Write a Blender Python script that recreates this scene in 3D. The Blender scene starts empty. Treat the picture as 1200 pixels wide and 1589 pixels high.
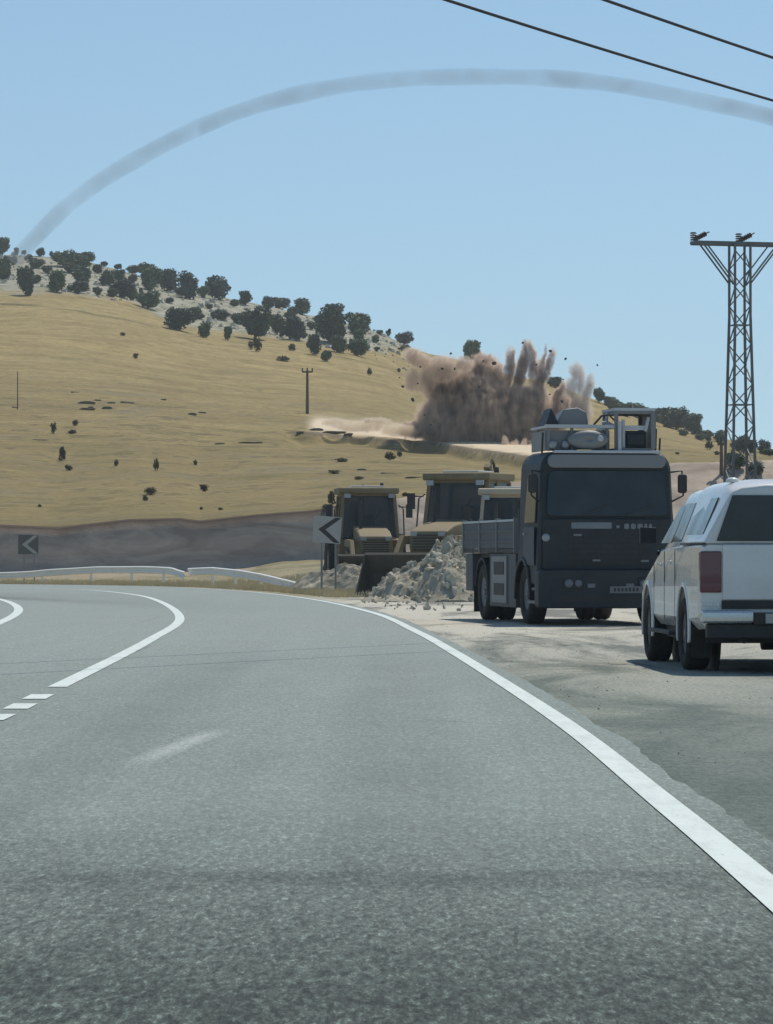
import bpy, math, random
import numpy as np
from mathutils import Vector, Matrix, noise as mnoise
R = math.radians
random.seed(7)
scene = bpy.context.scene
COL = scene.collection

# ------------------------------------------------------------------ camera, sky, sun, exposure
F = 5400.0          # focal length in photo pixels (photo 1200 x 1589)
HY = 865.0          # horizon row
CH = 1.2            # camera height
cam_d = bpy.data.cameras.new("camera")
cam = bpy.data.objects.new("camera", cam_d)
COL.objects.link(cam)
cam.location = (0, 0, CH)
cam.rotation_euler = (R(90) + math.atan((HY - 794.5) / F), 0, 0)
cam_d.sensor_fit = 'HORIZONTAL'
cam_d.angle = 2 * math.atan(600 / F)
cam_d.clip_start = 0.5
cam_d.clip_end = 9000
scene.camera = cam

SUN_EL, SUN_AZ = R(60), R(28)
world = bpy.data.worlds.new("World")
scene.world = world
world.use_nodes = True
wt = world.node_tree
sky = wt.nodes.new("ShaderNodeTexSky")
sky.sky_type = 'NISHITA'
sky.sun_disc = False
sky.sun_elevation = SUN_EL
sky.sun_rotation = SUN_AZ
sky.altitude = 900
sky.air_density = 1.0
sky.dust_density = 0.2
sky.ozone_density = 0.6
# look up the sky a little above the true direction: the air at the horizon is clear and blue that day
stc = wt.nodes.new("ShaderNodeTexCoord")
smp = wt.nodes.new("ShaderNodeVectorMath"); smp.operation = 'MULTIPLY_ADD'
smp.inputs[1].default_value = (1, 1, 0.65); smp.inputs[2].default_value = (0, 0, 0.085)
snm = wt.nodes.new("ShaderNodeVectorMath"); snm.operation = 'NORMALIZE'
wt.links.new(stc.outputs['Generated'], smp.inputs[0]); wt.links.new(smp.outputs[0], snm.inputs[0])
wt.links.new(snm.outputs[0], sky.inputs[0])
bg = wt.nodes["Background"]
wb = wt.nodes.new("ShaderNodeMix"); wb.data_type = 'RGBA'; wb.blend_type = 'MULTIPLY'; wb.inputs[0].default_value = 1.0
wb.inputs[7].default_value = (0.92, 1.06, 1.06, 1)   # white balance
wt.links.new(sky.outputs[0], wb.inputs[6]); wt.links.new(wb.outputs[2], bg.inputs[0])
bg.inputs[1].default_value = 0.100

sd = bpy.data.lights.new("sun", 'SUN')
sd.energy = 3.8
sd.angle = R(0.5)
sd.color = (1.0, 0.94, 0.83)
sun = bpy.data.objects.new("sun", sd)
COL.objects.link(sun)
sdir = Vector((math.sin(SUN_AZ) * math.cos(SUN_EL), math.cos(SUN_AZ) * math.cos(SUN_EL), math.sin(SUN_EL)))
sun.rotation_euler = sdir.to_track_quat('Z', 'Y').to_euler()
sun.location = (0, 0, 60)

scene.view_settings.view_transform = 'Standard'
scene.view_settings.look = 'None'
scene.view_settings.exposure = 0.0
scene.view_settings.gamma = 1.0
scene.cycles.use_denoising = True
scene.cycles.volume_bounces = 3
scene.cycles.volume_step_rate = 0.5
scene.cycles.max_bounces = 8

# ------------------------------------------------------------------ helpers
def tag(o, label=None, cat=None, group=None, kind=None):
    if label: o['label'] = label
    if cat: o['category'] = cat
    if group: o['group'] = group
    if kind: o['kind'] = kind
    return o

def empty(name, loc=(0, 0, 0), rz=0.0, parent=None, scale=1.0):
    o = bpy.data.objects.new(name, None)
    COL.objects.link(o)
    o.location = loc
    o.rotation_euler = (0, 0, rz)
    o.scale = (scale,) * 3
    o.empty_display_size = 0.2
    if parent: o.parent = parent
    return o

class MB:
    """collects simple solids, then links them as one mesh"""
    def __init__(self):
        self.v = []; self.f = []
    def add(self, vs, fs):
        b = len(self.v)
        self.v += [tuple(p) for p in vs]
        self.f += [tuple(b + i for i in q) for q in fs]
        return self
    def box(self, x0, x1, y0, y1, z0, z1, M=None):
        vs = [Vector(p) for p in ((x0, y0, z0), (x1, y0, z0), (x1, y1, z0), (x0, y1, z0),
                                  (x0, y0, z1), (x1, y0, z1), (x1, y1, z1), (x0, y1, z1))]
        if M is not None: vs = [M @ p for p in vs]
        return self.add(vs, [(0, 3, 2, 1), (4, 5, 6, 7), (0, 1, 5, 4), (1, 2, 6, 5), (2, 3, 7, 6), (3, 0, 4, 7)])
    def bar(self, a, b, w, h=None):
        a = Vector(a); b = Vector(b); h = h or w
        d = (b - a).normalized()
        up = Vector((0, 0, 1)) if abs(d.z) < 0.95 else Vector((0, 1, 0))
        s = d.cross(up).normalized() * w / 2; t = s.cross(d).normalized() * h / 2
        vs = [a - s - t, a + s - t, a + s + t, a - s + t, b - s - t, b + s - t, b + s + t, b - s + t]
        return self.add(vs, [(0, 1, 2, 3), (7, 6, 5, 4), (0, 4, 5, 1), (1, 5, 6, 2), (2, 6, 7, 3), (3, 7, 4, 0)])
    def tube(self, pts, r, n=8, cap=True):
        pts = [Vector(p) for p in pts]
        rs = r if isinstance(r, (list, tuple)) else [r] * len(pts)
        vs = []; fs = []
        for i, p in enumerate(pts):
            d = (pts[min(i + 1, len(pts) - 1)] - pts[max(i - 1, 0)]).normalized()
            up = Vector((0, 0, 1)) if abs(d.z) < 0.9 else Vector((0, 1, 0))
            s = d.cross(up).normalized(); t = s.cross(d).normalized()
            for k in range(n):
                a = 2 * math.pi * k / n
                vs.append(p + (s * math.cos(a) + t * math.sin(a)) * rs[i])
        for i in range(len(pts) - 1):
            for k in range(n):
                k2 = (k + 1) % n
                fs.append((i * n + k, i * n + k2, (i + 1) * n + k2, (i + 1) * n + k))
        if cap:
            fs.append(tuple(range(n - 1, -1, -1)))
            fs.append(tuple((len(pts) - 1) * n + k for k in range(n)))
        return self.add(vs, fs)
    def lathe(self, prof, c, axis='x', n=28):
        """prof: (radius, along) closed loop spun about an axis through c"""
        vs = []; fs = []; m = len(prof); c = Vector(c)
        for k in range(n):
            a = 2 * math.pi * k / n; ca, sa = math.cos(a), math.sin(a)
            for r, t in prof:
                if axis == 'x': vs.append(c + Vector((t, r * ca, r * sa)))
                elif axis == 'y': vs.append(c + Vector((r * ca, t, r * sa)))
                else: vs.append(c + Vector((r * ca, r * sa, t)))
        for k in range(n):
            k2 = (k + 1) % n
            for i in range(m):
                i2 = (i + 1) % m
                fs.append((k * m + i, k * m + i2, k2 * m + i2, k2 * m + i))
        return self.add(vs, fs)
    def prism(self, poly, a0, a1, axis='y'):
        """poly of 2-D points extruded along axis; axis y: (x,z); axis x: (y,z); axis z: (x,y)"""
        def P(p, a):
            return {'y': (p[0], a, p[1]), 'x': (a, p[0], p[1]), 'z': (p[0], p[1], a)}[axis]
        n = len(poly)
        vs = [P(p, a0) for p in poly] + [P(p, a1) for p in poly]
        fs = [tuple(range(n)), tuple(range(2 * n - 1, n - 1, -1))]
        fs += [((i + 1) % n, i, n + i, n + (i + 1) % n) for i in range(n)]
        return self.add(vs, fs)
    def loft(self, secs):
        """closed sections with equal point counts, capped"""
        n = len(secs[0]); vs = [p for s in secs for p in s]; fs = []
        for i in range(len(secs) - 1):
            for k in range(n):
                k2 = (k + 1) % n
                fs.append((i * n + k, i * n + k2, (i + 1) * n + k2, (i + 1) * n + k))
        fs.append(tuple(range(n - 1, -1, -1)))
        fs.append(tuple((len(secs) - 1) * n + k for k in range(n)))
        return self.add(vs, fs)
    def build(self, name, mat, parent=None, smooth=False, bevel=0, seg=2, loc=None):
        me = bpy.data.meshes.new(name)
        me.from_pydata(self.v, [], self.f)
        me.materials.append(mat)
        import bmesh
        bm = bmesh.new(); bm.from_mesh(me)
        bmesh.ops.recalc_face_normals(bm, faces=bm.faces)
        bm.to_mesh(me); bm.free()
        if smooth:
            me.polygons.foreach_set('use_smooth', [True] * len(me.polygons))
        me.update()
        o = bpy.data.objects.new(name, me)
        COL.objects.link(o)
        if parent: o.parent = parent
        if loc: o.location = loc
        if bevel:
            m = o.modifiers.new('bevel', 'BEVEL'); m.width = bevel; m.segments = seg
            m.limit_method = 'ANGLE'; m.angle_limit = R(35)
            me.polygons.foreach_set('use_smooth', [True] * len(me.polygons))
            w = o.modifiers.new('wn', 'WEIGHTED_NORMAL'); w.keep_sharp = False
        return o

def copy_tree(o, parent=None):
    c = o.copy(); COL.objects.link(c)
    if parent: c.parent = parent
    for ch in list(o.children): copy_tree(ch, c)
    return c

def boolean_cut(o, cutters):
    """cut solids out of o and throw the cutters away"""
    dg = None
    for c in cutters:
        m = o.modifiers.new('cut', 'BOOLEAN'); m.operation = 'DIFFERENCE'; m.object = c; m.solver = 'EXACT'
    bpy.context.view_layer.update()
    dg = bpy.context.evaluated_depsgraph_get()
    me = bpy.data.meshes.new_from_object(o.evaluated_get(dg))
    for m in list(o.modifiers): o.modifiers.remove(m)
    o.data = me
    for c in cutters: bpy.data.objects.remove(c)

# ------------------------------------------------------------------ materials
def NT(name):
    m = bpy.data.materials.new(name); m.use_nodes = True
    nt = m.node_tree
    return m, nt, nt.nodes["Principled BSDF"]

def N(nt, t, **kw):
    n = nt.nodes.new(t)
    for k, v in kw.items(): setattr(n, k, v)
    return n

def L(nt, a, b): nt.links.new(a, b)

def noise_n(nt, vec, scale, detail=4, rough=0.55, dist=0.0):
    n = N(nt, "ShaderNodeTexNoise"); n.inputs['Scale'].default_value = scale
    n.inputs['Detail'].default_value = detail; n.inputs['Roughness'].default_value = rough
    n.inputs['Distortion'].default_value = dist
    if vec is not None: L(nt, vec, n.inputs['Vector'])
    return n.outputs['Fac']

def noise_c(nt, vec, scale):
    n = N(nt, "ShaderNodeTexNoise"); n.inputs['Scale'].default_value = scale; n.inputs['Detail'].default_value = 4
    L(nt, vec, n.inputs['Vector']); return n.outputs['Color']

def ramp(nt, fac, stops):
    n = N(nt, "ShaderNodeValToRGB"); e = n.color_ramp.elements
    while len(e) < len(stops): e.new(0.5)
    for el, (p, c) in zip(e, stops):
        el.position = p; el.color = (c, c, c, 1) if isinstance(c, (int, float)) else (*c, 1)
    L(nt, fac, n.inputs[0])
    return n.outputs[0]

def mix(nt, fac, a, b, mode='MIX'):
    n = N(nt, "ShaderNodeMix", data_type='RGBA', blend_type=mode)
    for s, v in ((n.inputs[0], fac), (n.inputs[6], a), (n.inputs[7], b)):
        if isinstance(v, (int, float)): s.default_value = v
        elif isinstance(v, tuple): s.default_value = (*v, 1)
        else: L(nt, v, s)
    return n.outputs[2]

def math_n(nt, op, a, b=None, c=None, clamp=False):
    n = N(nt, "ShaderNodeMath", operation=op); n.use_clamp = clamp
    for i, v in enumerate((a, b, c)):
        if v is None: continue
        if isinstance(v, (int, float)): n.inputs[i].default_value = v
        else: L(nt, v, n.inputs[i])
    return n.outputs[0]

def mapping(nt, vec, scale=(1, 1, 1), loc=(0, 0, 0), rot=(0, 0, 0)):
    n = N(nt, "ShaderNodeMapping"); n.inputs['Scale'].default_value = scale
    n.inputs['Location'].default_value = loc; n.inputs['Rotation'].default_value = rot
    L(nt, vec, n.inputs['Vector']); return n.outputs[0]

def bump(nt, bsdf, h, strength=0.3, dist=0.02):
    n = N(nt, "ShaderNodeBump"); n.inputs['Strength'].default_value = strength
    n.inputs['Distance'].default_value = dist
    L(nt, h, n.inputs['Height']); L(nt, n.outputs[0], bsdf.inputs['Normal'])

def paint(name, col, rough=0.45, dirt=(0.30, 0.26, 0.20), damt=0.35, metal=0.0, spec=0.5, coat=0.0, dscale=2.5):
    m, nt, b = NT(name)
    tc = N(nt, "ShaderNodeTexCoord").outputs['Object']
    n1 = noise_n(nt, tc, dscale, 6, 0.65)
    n2 = noise_n(nt, tc, dscale * 9, 4, 0.6)
    f = ramp(nt, math_n(nt, 'ADD', math_n(nt, 'MULTIPLY', n1, 0.7), math_n(nt, 'MULTIPLY', n2, 0.3)), [(0.38, 0.0), (0.72, 1.0)])
    f = math_n(nt, 'MULTIPLY', f, damt)
    L(nt, mix(nt, f, col, dirt), b.inputs['Base Color'])
    L(nt, math_n(nt, 'ADD', math_n(nt, 'MULTIPLY', f, 0.5), rough, clamp=True), b.inputs['Roughness'])
    b.inputs['Metallic'].default_value = metal
    b.inputs['Specular IOR Level'].default_value = spec
    b.inputs['Coat Weight'].default_value = coat
    return m

def glass_dark(name, col=(0.012, 0.017, 0.02), rough=0.08, spec=0.5):
    m, nt, b = NT(name)
    tc = N(nt, "ShaderNodeTexCoord").outputs['Object']
    f = ramp(nt, noise_n(nt, tc, 2.2, 5, 0.6), [(0.4, 0.0), (0.8, 0.25)])
    L(nt, mix(nt, f, col, (0.10, 0.10, 0.09)), b.inputs['Base Color'])
    L(nt, math_n(nt, 'ADD', math_n(nt, 'MULTIPLY', f, 0.8), rough), b.inputs['Roughness'])
    b.inputs['Specular IOR Level'].default_value = spec
    return m

M_navy = paint('navy_paint', (0.018, 0.026, 0.033), 0.5, (0.10, 0.105, 0.10), 0.3, spec=0.35)
M_navy2 = paint('blue_grey_paint', (0.055, 0.066, 0.082), 0.5, (0.15, 0.15, 0.14), 0.35, spec=0.35)
M_steel = paint('grey_steel', (0.20, 0.21, 0.22), 0.45, (0.25, 0.23, 0.2), 0.4, spec=0.5)
M_lightmetal = paint('pale_metal', (0.52, 0.54, 0.56), 0.4, (0.35, 0.32, 0.28), 0.3)
M_black = paint('black_plastic', (0.018, 0.019, 0.02), 0.6, (0.12, 0.11, 0.10), 0.35)
M_rubber = paint('rubber', (0.020, 0.020, 0.020), 0.85, (0.16, 0.14, 0.11), 0.35, spec=0.3)
M_white = paint('white_paint', (0.74, 0.725, 0.70), 0.22, (0.42, 0.38, 0.31), 0.22, coat=0.5)
M_glass = glass_dark('dark_glass')
M_glass_side = glass_dark('side_glass', (0.055, 0.072, 0.078), 0.10, 0.45)
M_red = paint('red_lens', (0.13, 0.014, 0.026), 0.2, (0.2, 0.14, 0.13), 0.2, coat=0.6)
M_lens = paint('clear_lens', (0.30, 0.32, 0.33), 0.15, (0.3, 0.28, 0.24), 0.2, coat=0.5)
M_chrome = paint('bright_metal', (0.62, 0.63, 0.63), 0.22, (0.35, 0.32, 0.28), 0.25, metal=0.7)
M_plate = paint('plate_white', (0.17, 0.18, 0.19), 0.5, (0.2, 0.2, 0.2), 0.4)
M_letter = paint('letter_grey', (0.20, 0.23, 0.25), 0.5, (0.1, 0.1, 0.1), 0.3)
M_yellow = paint('dusty_yellow_paint', (0.17, 0.125, 0.055), 0.65, (0.30, 0.25, 0.17), 0.8)
M_tan = paint('dusty_tan_paint', (0.42, 0.36, 0.26), 0.6, (0.46, 0.40, 0.32), 0.5)
M_machglass = glass_dark('machine_glass', (0.018, 0.026, 0.024), 0.12)
nt_ = M_machglass.node_tree; M_machglass.node_tree.nodes['Principled BSDF'].inputs['Alpha'].default_value = 0.60
M_roofwhite = paint('machine_roof', (0.62, 0.61, 0.55), 0.4, (0.3, 0.26, 0.2), 0.3)
M_galv = paint('galvanised_steel', (0.86, 0.83, 0.76), 0.45, (0.55, 0.50, 0.42), 0.25, metal=0.0, dscale=0.6)
M_lattice = paint('lattice_steel', (0.10, 0.115, 0.125), 0.55, (0.12, 0.08, 0.05), 0.3, metal=0.2)
M_insul = paint('insulator_brown', (0.035, 0.02, 0.018), 0.2, (0.05, 0.04, 0.04), 0.2)
M_cable = paint('black_cable', (0.012, 0.013, 0.015), 0.7, (0.03, 0.03, 0.03), 0.2)
M_wood = paint('weathered_wood', (0.10, 0.08, 0.06), 0.85, (0.16, 0.14, 0.11), 0.4)
M_bucket = paint('dusty_bucket_steel', (0.06, 0.058, 0.05), 0.8, (0.16, 0.145, 0.12), 0.6)
M_signwhite = paint('sign_white', (0.46, 0.445, 0.42), 0.45, (0.3, 0.27, 0.22), 0.35)
M_signblack = paint('sign_black', (0.02, 0.02, 0.02), 0.5, (0.15, 0.13, 0.1), 0.25)
M_signgrey = paint('sign_faded', (0.10, 0.10, 0.095), 0.7, (0.15, 0.13, 0.1), 0.4)
M_signpale = paint('sign_pale_chevron', (0.36, 0.36, 0.34), 0.6, (0.2, 0.18, 0.15), 0.3)

def rock_mat(name, a, b_, scale=1.2):
    m, nt, b = NT(name)
    tc = N(nt, "ShaderNodeTexCoord").outputs['Object']
    n1 = noise_n(nt, tc, scale, 8, 0.65)
    L(nt, mix(nt, ramp(nt, n1, [(0.35, 0.0), (0.65, 1.0)]), a, b_), b.inputs['Base Color'])
    b.inputs['Roughness'].default_value = 0.95
    b.inputs['Specular IOR Level'].default_value = 0.15
    bump(nt, b, noise_n(nt, tc, scale * 6, 6, 0.7), 0.5, 0.05)
    return m
M_rock = rock_mat('pale_rubble', (0.60, 0.56, 0.46), (0.30, 0.28, 0.22))
M_rockdark = rock_mat('dark_outcrop', (0.085, 0.075, 0.055), (0.16, 0.14, 0.10))
M_rockfly = rock_mat('thrown_rock', (0.035, 0.03, 0.028), (0.06, 0.05, 0.045))
M_heap = rock_mat('heap_earth', (0.46, 0.42, 0.33), (0.22, 0.20, 0.15), 1.8)

def asphalt():
    m, nt, b = NT('asphalt')
    P = N(nt, "ShaderNodeTexCoord").outputs['Object']
    sep = N(nt, "ShaderNodeSeparateXYZ"); L(nt, P, sep.inputs[0])
    big = noise_n(nt, mapping(nt, P, (0.30, 0.055, 1)), 1.0, 5, 0.6)
    mid = noise_n(nt, mapping(nt, P, (0.9, 0.25, 1)), 1.0, 6, 0.65, 0.6)
    fine = noise_n(nt, mapping(nt, P, (1, .25, 1)), 26, 5, 0.8)
    base = mix(nt, ramp(nt, big, [(0.35, 0.0), (0.65, 1.0)]), (0.165, 0.212, 0.190), (0.212, 0.252, 0.230))
    base = mix(nt, math_n(nt, 'MULTIPLY', ramp(nt, mid, [(0.42, 0.0), (0.75, 1.0)]), 0.45), base, (0.135, 0.162, 0.142))
    # tar sealing bands and wheel-worn strips running along the lane
    wn = noise_n(nt, mapping(nt, P, (1.6, 0.03, 1)), 1.0, 3, 0.5)
    base = mix(nt, math_n(nt, 'MULTIPLY', ramp(nt, wn, [(0.40, 0.0), (0.62, 1.0)]), 0.22), base, (0.29, 0.318, 0.295))
    # asphalt colour turns paler farther on
    base = mix(nt, ramp(nt, math_n(nt, 'DIVIDE', math_n(nt, 'ADD', sep.outputs['Y'], math_n(nt, 'MULTIPLY', big, 16.0)), 100.0), [(0.22, 0.0), (0.60, 0.75)]), base, (0.262, 0.292, 0.278))
    # a short pale smear in the lane
    mx = math_n(nt, 'SUBTRACT', sep.outputs['X'], math_n(nt, 'ADD', math_n(nt, 'MULTIPLY', sep.outputs['Y'], 0.078), -3.03))
    mk = ramp(nt, math_n(nt, 'ABSOLUTE', mx), [(0.02, 1.0), (0.13, 0.0)])
    my = ramp(nt, math_n(nt, 'DIVIDE', math_n(nt, 'ABSOLUTE', math_n(nt, 'SUBTRACT', sep.outputs['Y'], 22.0)), 2.3), [(0.45, 1.0), (1.0, 0.0)])
    smear = math_n(nt, 'MULTIPLY', math_n(nt, 'MULTIPLY', mk, my), ramp(nt, mid, [(0.35, 0.5), (0.60, 1.0)]))
    base = mix(nt, math_n(nt, 'MULTIPLY', smear, 0.6), base, (0.46, 0.49, 0.47))
    # tyre-darkened strips, a painted-in reflection band and tar cracks
    tn = noise_n(nt, mapping(nt, P, (0.8, 0.5, 1)), 1.0, 6, 0.75)
    def strip(x0, wd, amt):
        q = math_n(nt, 'ABSOLUTE', math_n(nt, 'SUBTRACT', math_n(nt, 'ADD', sep.outputs['X'], math_n(nt, 'MULTIPLY', big, 0.35)), x0))
        return math_n(nt, 'MULTIPLY', math_n(nt, 'MULTIPLY', ramp(nt, math_n(nt, 'DIVIDE', q, wd), [(0.3, 1.0), (1.0, 0.0)]), amt), ramp(nt, tn, [(0.35, 0.3), (0.6, 1.0)]))
    nearm = ramp(nt, math_n(nt, 'DIVIDE', sep.outputs['Y'], 100.0), [(0.30, 1.0), (0.60, 0.0)])
    for x0 in (-1.75, 0.25): base = mix(nt, math_n(nt, 'MULTIPLY', strip(x0, 0.55, 0.30), nearm), base, (0.12, 0.14, 0.128))
    yb = math_n(nt, 'ADD', sep.outputs['Y'], math_n(nt, 'MULTIPLY', noise_n(nt, mapping(nt, P, (0.9, 0.2, 1)), 1.0, 5, 0.7), 1.6))
    band = ramp(nt, math_n(nt, 'ABSOLUTE', math_n(nt, 'SUBTRACT', yb, 13.7)), [(0.12, 1.0), (0.55, 0.0)])  # dark cross band: windscreen reflection painted into the road colour
    base = mix(nt, math_n(nt, 'MULTIPLY', band, math_n(nt, 'MULTIPLY', ramp(nt, tn, [(0.40, 0.0), (0.55, 1.0)]), 0.65)), base, (0.06, 0.07, 0.065))
    ck = N(nt, "ShaderNodeTexVoronoi", feature='DISTANCE_TO_EDGE'); ck.inputs['Scale'].default_value = 0.35
    L(nt, mapping(nt, mix(nt, 0.06, P, noise_c(nt, P, 3.0)), (1, .35, 1)), ck.inputs['Vector'])
    crack = math_n(nt, 'MULTIPLY', ramp(nt, ck.outputs['Distance'], [(0.0, 1.0), (0.010, 0.0)]), ramp(nt, big, [(0.56, 0.0), (0.62, 0.45)]))
    base = mix(nt, crack, base, (0.05, 0.055, 0.05))
    # near road: coarse speckle, colour darkened to paint in the windscreen reflection
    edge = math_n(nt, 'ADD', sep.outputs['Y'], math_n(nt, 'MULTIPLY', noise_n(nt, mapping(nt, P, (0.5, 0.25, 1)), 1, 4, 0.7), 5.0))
    refl_patch = ramp(nt, math_n(nt, 'DIVIDE', edge, 40.0), [(0.30, 1.0), (0.48, 0.0)])
    g1 = noise_n(nt, mapping(nt, P, (1, .20, 1)), 60, 3, 0.75, 0.3)
    g2 = noise_n(nt, mapping(nt, P, (1, .22, 1), (7, 3, 0)), 34, 4, 0.8, 0.4)
    coarse = mix(nt, ramp(nt, g2, [(0.36, 0.0), (0.64, 1.0)]), (0.020, 0.029, 0.024), (0.128, 0.160, 0.138))
    base = mix(nt, math_n(nt, 'MULTIPLY', refl_patch, 0.9), base, coarse)
    refl_dark = math_n(nt, 'MULTIPLY', ramp(nt, math_n(nt, 'DIVIDE', edge, 40.0), [(0.28, 1.0), (0.36, 0.0)]), ramp(nt, tn, [(0.38, 0.25), (0.58, 1.0)]))  # deeper reflection darkening, multiplied into the nearest road colour
    base = mix(nt, refl_dark, base, mix(nt, 1.0, base, (0.45, 0.48, 0.46), 'MULTIPLY'))
    amt = math_n(nt, 'ADD', math_n(nt, 'MULTIPLY', refl_patch, 0.45), 0.26)
    chips = ramp(nt, g1, [(0.38, 0.20), (0.49, 0.88), (0.56, 1.05), (0.66, 2.6)])
    base = mix(nt, amt, base, mix(nt, 1.0, base, chips, 'MULTIPLY'))
    base = mix(nt, 0.32, base, mix(nt, 1.0, base, ramp(nt, fine, [(0.3, 0.25), (0.7, 1.7)]), 'MULTIPLY'))
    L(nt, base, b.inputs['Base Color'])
    b.inputs['Roughness'].default_value = 0.82
    b.inputs['Specular IOR Level'].default_value = 0.25
    bump(nt, b, math_n(nt, 'ADD', fine, g1), 0.35, 0.008)
    return m
M_asphalt = asphalt()

def line_paint(name, wear=0.25, col=(0.62, 0.68, 0.65)):
    m, nt, b = NT(name)
    P = N(nt, "ShaderNodeTexCoord").outputs['Object']
    n = noise_n(nt, mapping(nt, P, (6, 1.2, 1)), 1.0, 7, 0.75)
    f = ramp(nt, n, [(0.50 - wear * 0.2, 0.0), (0.80 - wear * 0.3, 1.0)])
    n2 = noise_n(nt, mapping(nt, P, (34, 7, 1), (3, 1, 0)), 1.0, 6, 0.8)
    f2 = ramp(nt, n2, [(0.60, 0.0), (0.68, 0.75)])
    c = mix(nt, math_n(nt, 'MULTIPLY', f, min(1, wear * 2.2)), col, (0.30, 0.33, 0.31))
    L(nt, mix(nt, f2, c, (0.20, 0.22, 0.21)), b.inputs['Base Color'])
    b.inputs['Roughness'].default_value = 0.7
    b.inputs['Specular IOR Level'].default_value = 0.3
    return m
M_line = line_paint('road_marking_paint', 0.22)
M_lineworn = line_paint('worn_marking_paint', 0.9, (0.46, 0.50, 0.48))

# ------------------------------------------------------------------ terrain
def vn(x, y, seed=0):
    xi = np.floor(x).astype(np.int64); yi = np.floor(y).astype(np.int64)
    fx = x - xi; fy = y - yi
    fx = fx * fx * (3 - 2 * fx); fy = fy * fy * (3 - 2 * fy)
    def h(a, b):
        n = (a * 374761393 + b * 668265263 + seed * 982451653) & 0xffffffff
        n = ((n ^ (n >> 13)) * 1274126177) & 0xffffffff
        return ((n ^ (n >> 16)) & 0xffff) / 65535.0
    return (h(xi, yi) * (1 - fx) + h(xi + 1, yi) * fx) * (1 - fy) + (h(xi, yi + 1) * (1 - fx) + h(xi + 1, yi + 1) * fx) * fy
def fbm(x, y, oct=4, seed=0):
    s = 0; a = 1; t = 0
    for i in range(oct):
        s = s + a * vn(x * 2 ** i, y * 2 ** i, seed + i); t += a; a *= 0.5
    return s / t * 2 - 1
def sst(x): x = np.clip(x, 0, 1); return x * x * (3 - 2 * x)
def ip(u, pts): return np.interp(u, [p[0] for p in pts], [p[1] for p in pts])

VTOP = [(-300, 812), (0, 817), (90, 821), (200, 808), (280, 806), (310, 810), (400, 800), (480, 794), (530, 786), (600, 776),
        (700, 762), (800, 748), (900, 738), (1050, 718), (1120, 717), (1250, 712)]
VRIDGE = [(-300, 372), (0, 392), (60, 393), (130, 402), (200, 418), (260, 436), (340, 456), (400, 470), (450, 480), (540, 502),
          (600, 522), (640, 545), (700, 557), (760, 572), (860, 598), (930, 622), (1000, 648), (1060, 668), (1130, 684), (1200, 700), (1400, 735)]
YRIDGE = [(-300, 680), (300, 660), (700, 610), (1000, 560), (1300, 520)]
ZFOOT = [(-300, 0.35), (300, 0.4), (380, 0.6), (440, 0.95), (560, 1.1), (700, 1.6), (1300, 2.0)]
YSTART = [(-300, 176), (150, 165), (300, 158), (420, 140), (520, 118), (640, 112), (1300, 110)]
WCUT = [(-300, 0.7), (500, 0.9), (620, 2.4), (720, 6.0), (1300, 10.0)]
SCARP = [(440, 668), (500, 672), (545, 676), (600, 681), (680, 688), (740, 697), (800, 705), (850, 712)]
YC = 190.0

def height(x, y):
    x = np.asarray(x, float); y = np.asarray(y, float)
    ys = np.maximum(y, 60.0)
    u = 600 + x * F / ys
    yc = YC + 2.0 * fbm(x * 0.08, x * 0.0 + 3.3, 3, 11)
    w = ip(u, WCUT)
    yt = yc + w
    zf = ip(u, ZFOOT)
    zt = CH + (HY - ip(u, VTOP)) / F * yt
    yr = ip(u, YRIDGE)
    zr = CH + (HY - ip(u, VRIDGE)) / F * yr
    y0 = ip(u, YSTART)
    z = zf * sst((y - y0) / (yc - 1 - y0))
    z = np.where(y > y0 + 2, z + 0.10 * fbm(x * 0.5, y * 0.3, 3, 5) * sst((y - y0) / 15), z)
    z = np.where(y > yc, zf + (zt - zf) * np.clip((y - yc) / w, 0, 1) ** 0.9 + 0.38 * fbm(x * 1.3, y * 1.4, 5, 21) * np.clip((yt - y) / w + 0.2, 0, 1), z)
    t = np.clip((y - yt) / (yr - yt), 0, 1)
    hill = zt + (zr - zt) * t ** 1.12
    fade = sst((y - yt) / 12)
    lump = 0.9 * fbm(x * 0.035, y * 0.02, 4, 31) + 0.22 * fbm(x * 0.22, y * 0.22, 3, 41)
    lump = lump + 0.30 * np.abs(fbm(x * 0.03, y * 0.16, 4, 51)) - 0.1
    hill = hill + fade * lump * (0.35 + 0.9 * t)
    v = HY - (hill - CH) / ys * F
    sc = ip(u, SCARP)
    wob = 5 * fbm(x * 0.3, x * 0 + 9.1, 3, 77)
    d = v - sc - wob
    inr = sst((u - 430) / 40) * sst((900 - u) / 60)
    hill = hill - inr * 0.75 * sst(d / 3.0) * np.clip(1 - (d - 6) / 30, 0, 1) * (y > yt)
    z = np.where(y > yt, hill, z)
    z = np.where(y > yr, zr - (y - yr) * 0.07 + fade * lump * np.clip(1 - (y - yr) / 60, 0, 1), z)
    z = np.where(y > 1400, np.maximum(zr - (1400 - yr) * 0.07, -40.0), z)
    return z

def hz(x, y): return float(height(np.array([x]), np.array([y]))[0])

def on_ground(u, v, y0=150.0):
    """the point of the terrain seen at photo pixel (u, v)"""
    ys = np.concatenate([np.arange(y0, 330, 0.5), np.arange(330, 760, 1.0)])
    xs = (u - 600) / F * ys
    zr = CH + (HY - v) / F * ys
    hh = height(xs, ys)
    k = np.nonzero(hh >= zr)[0]
    if len(k) == 0:
        ang = (hh - CH) / ys; i = int(np.argmax(ang))
    else: i = int(k[0])
    return Vector((xs[i], ys[i], hh[i]))

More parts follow.
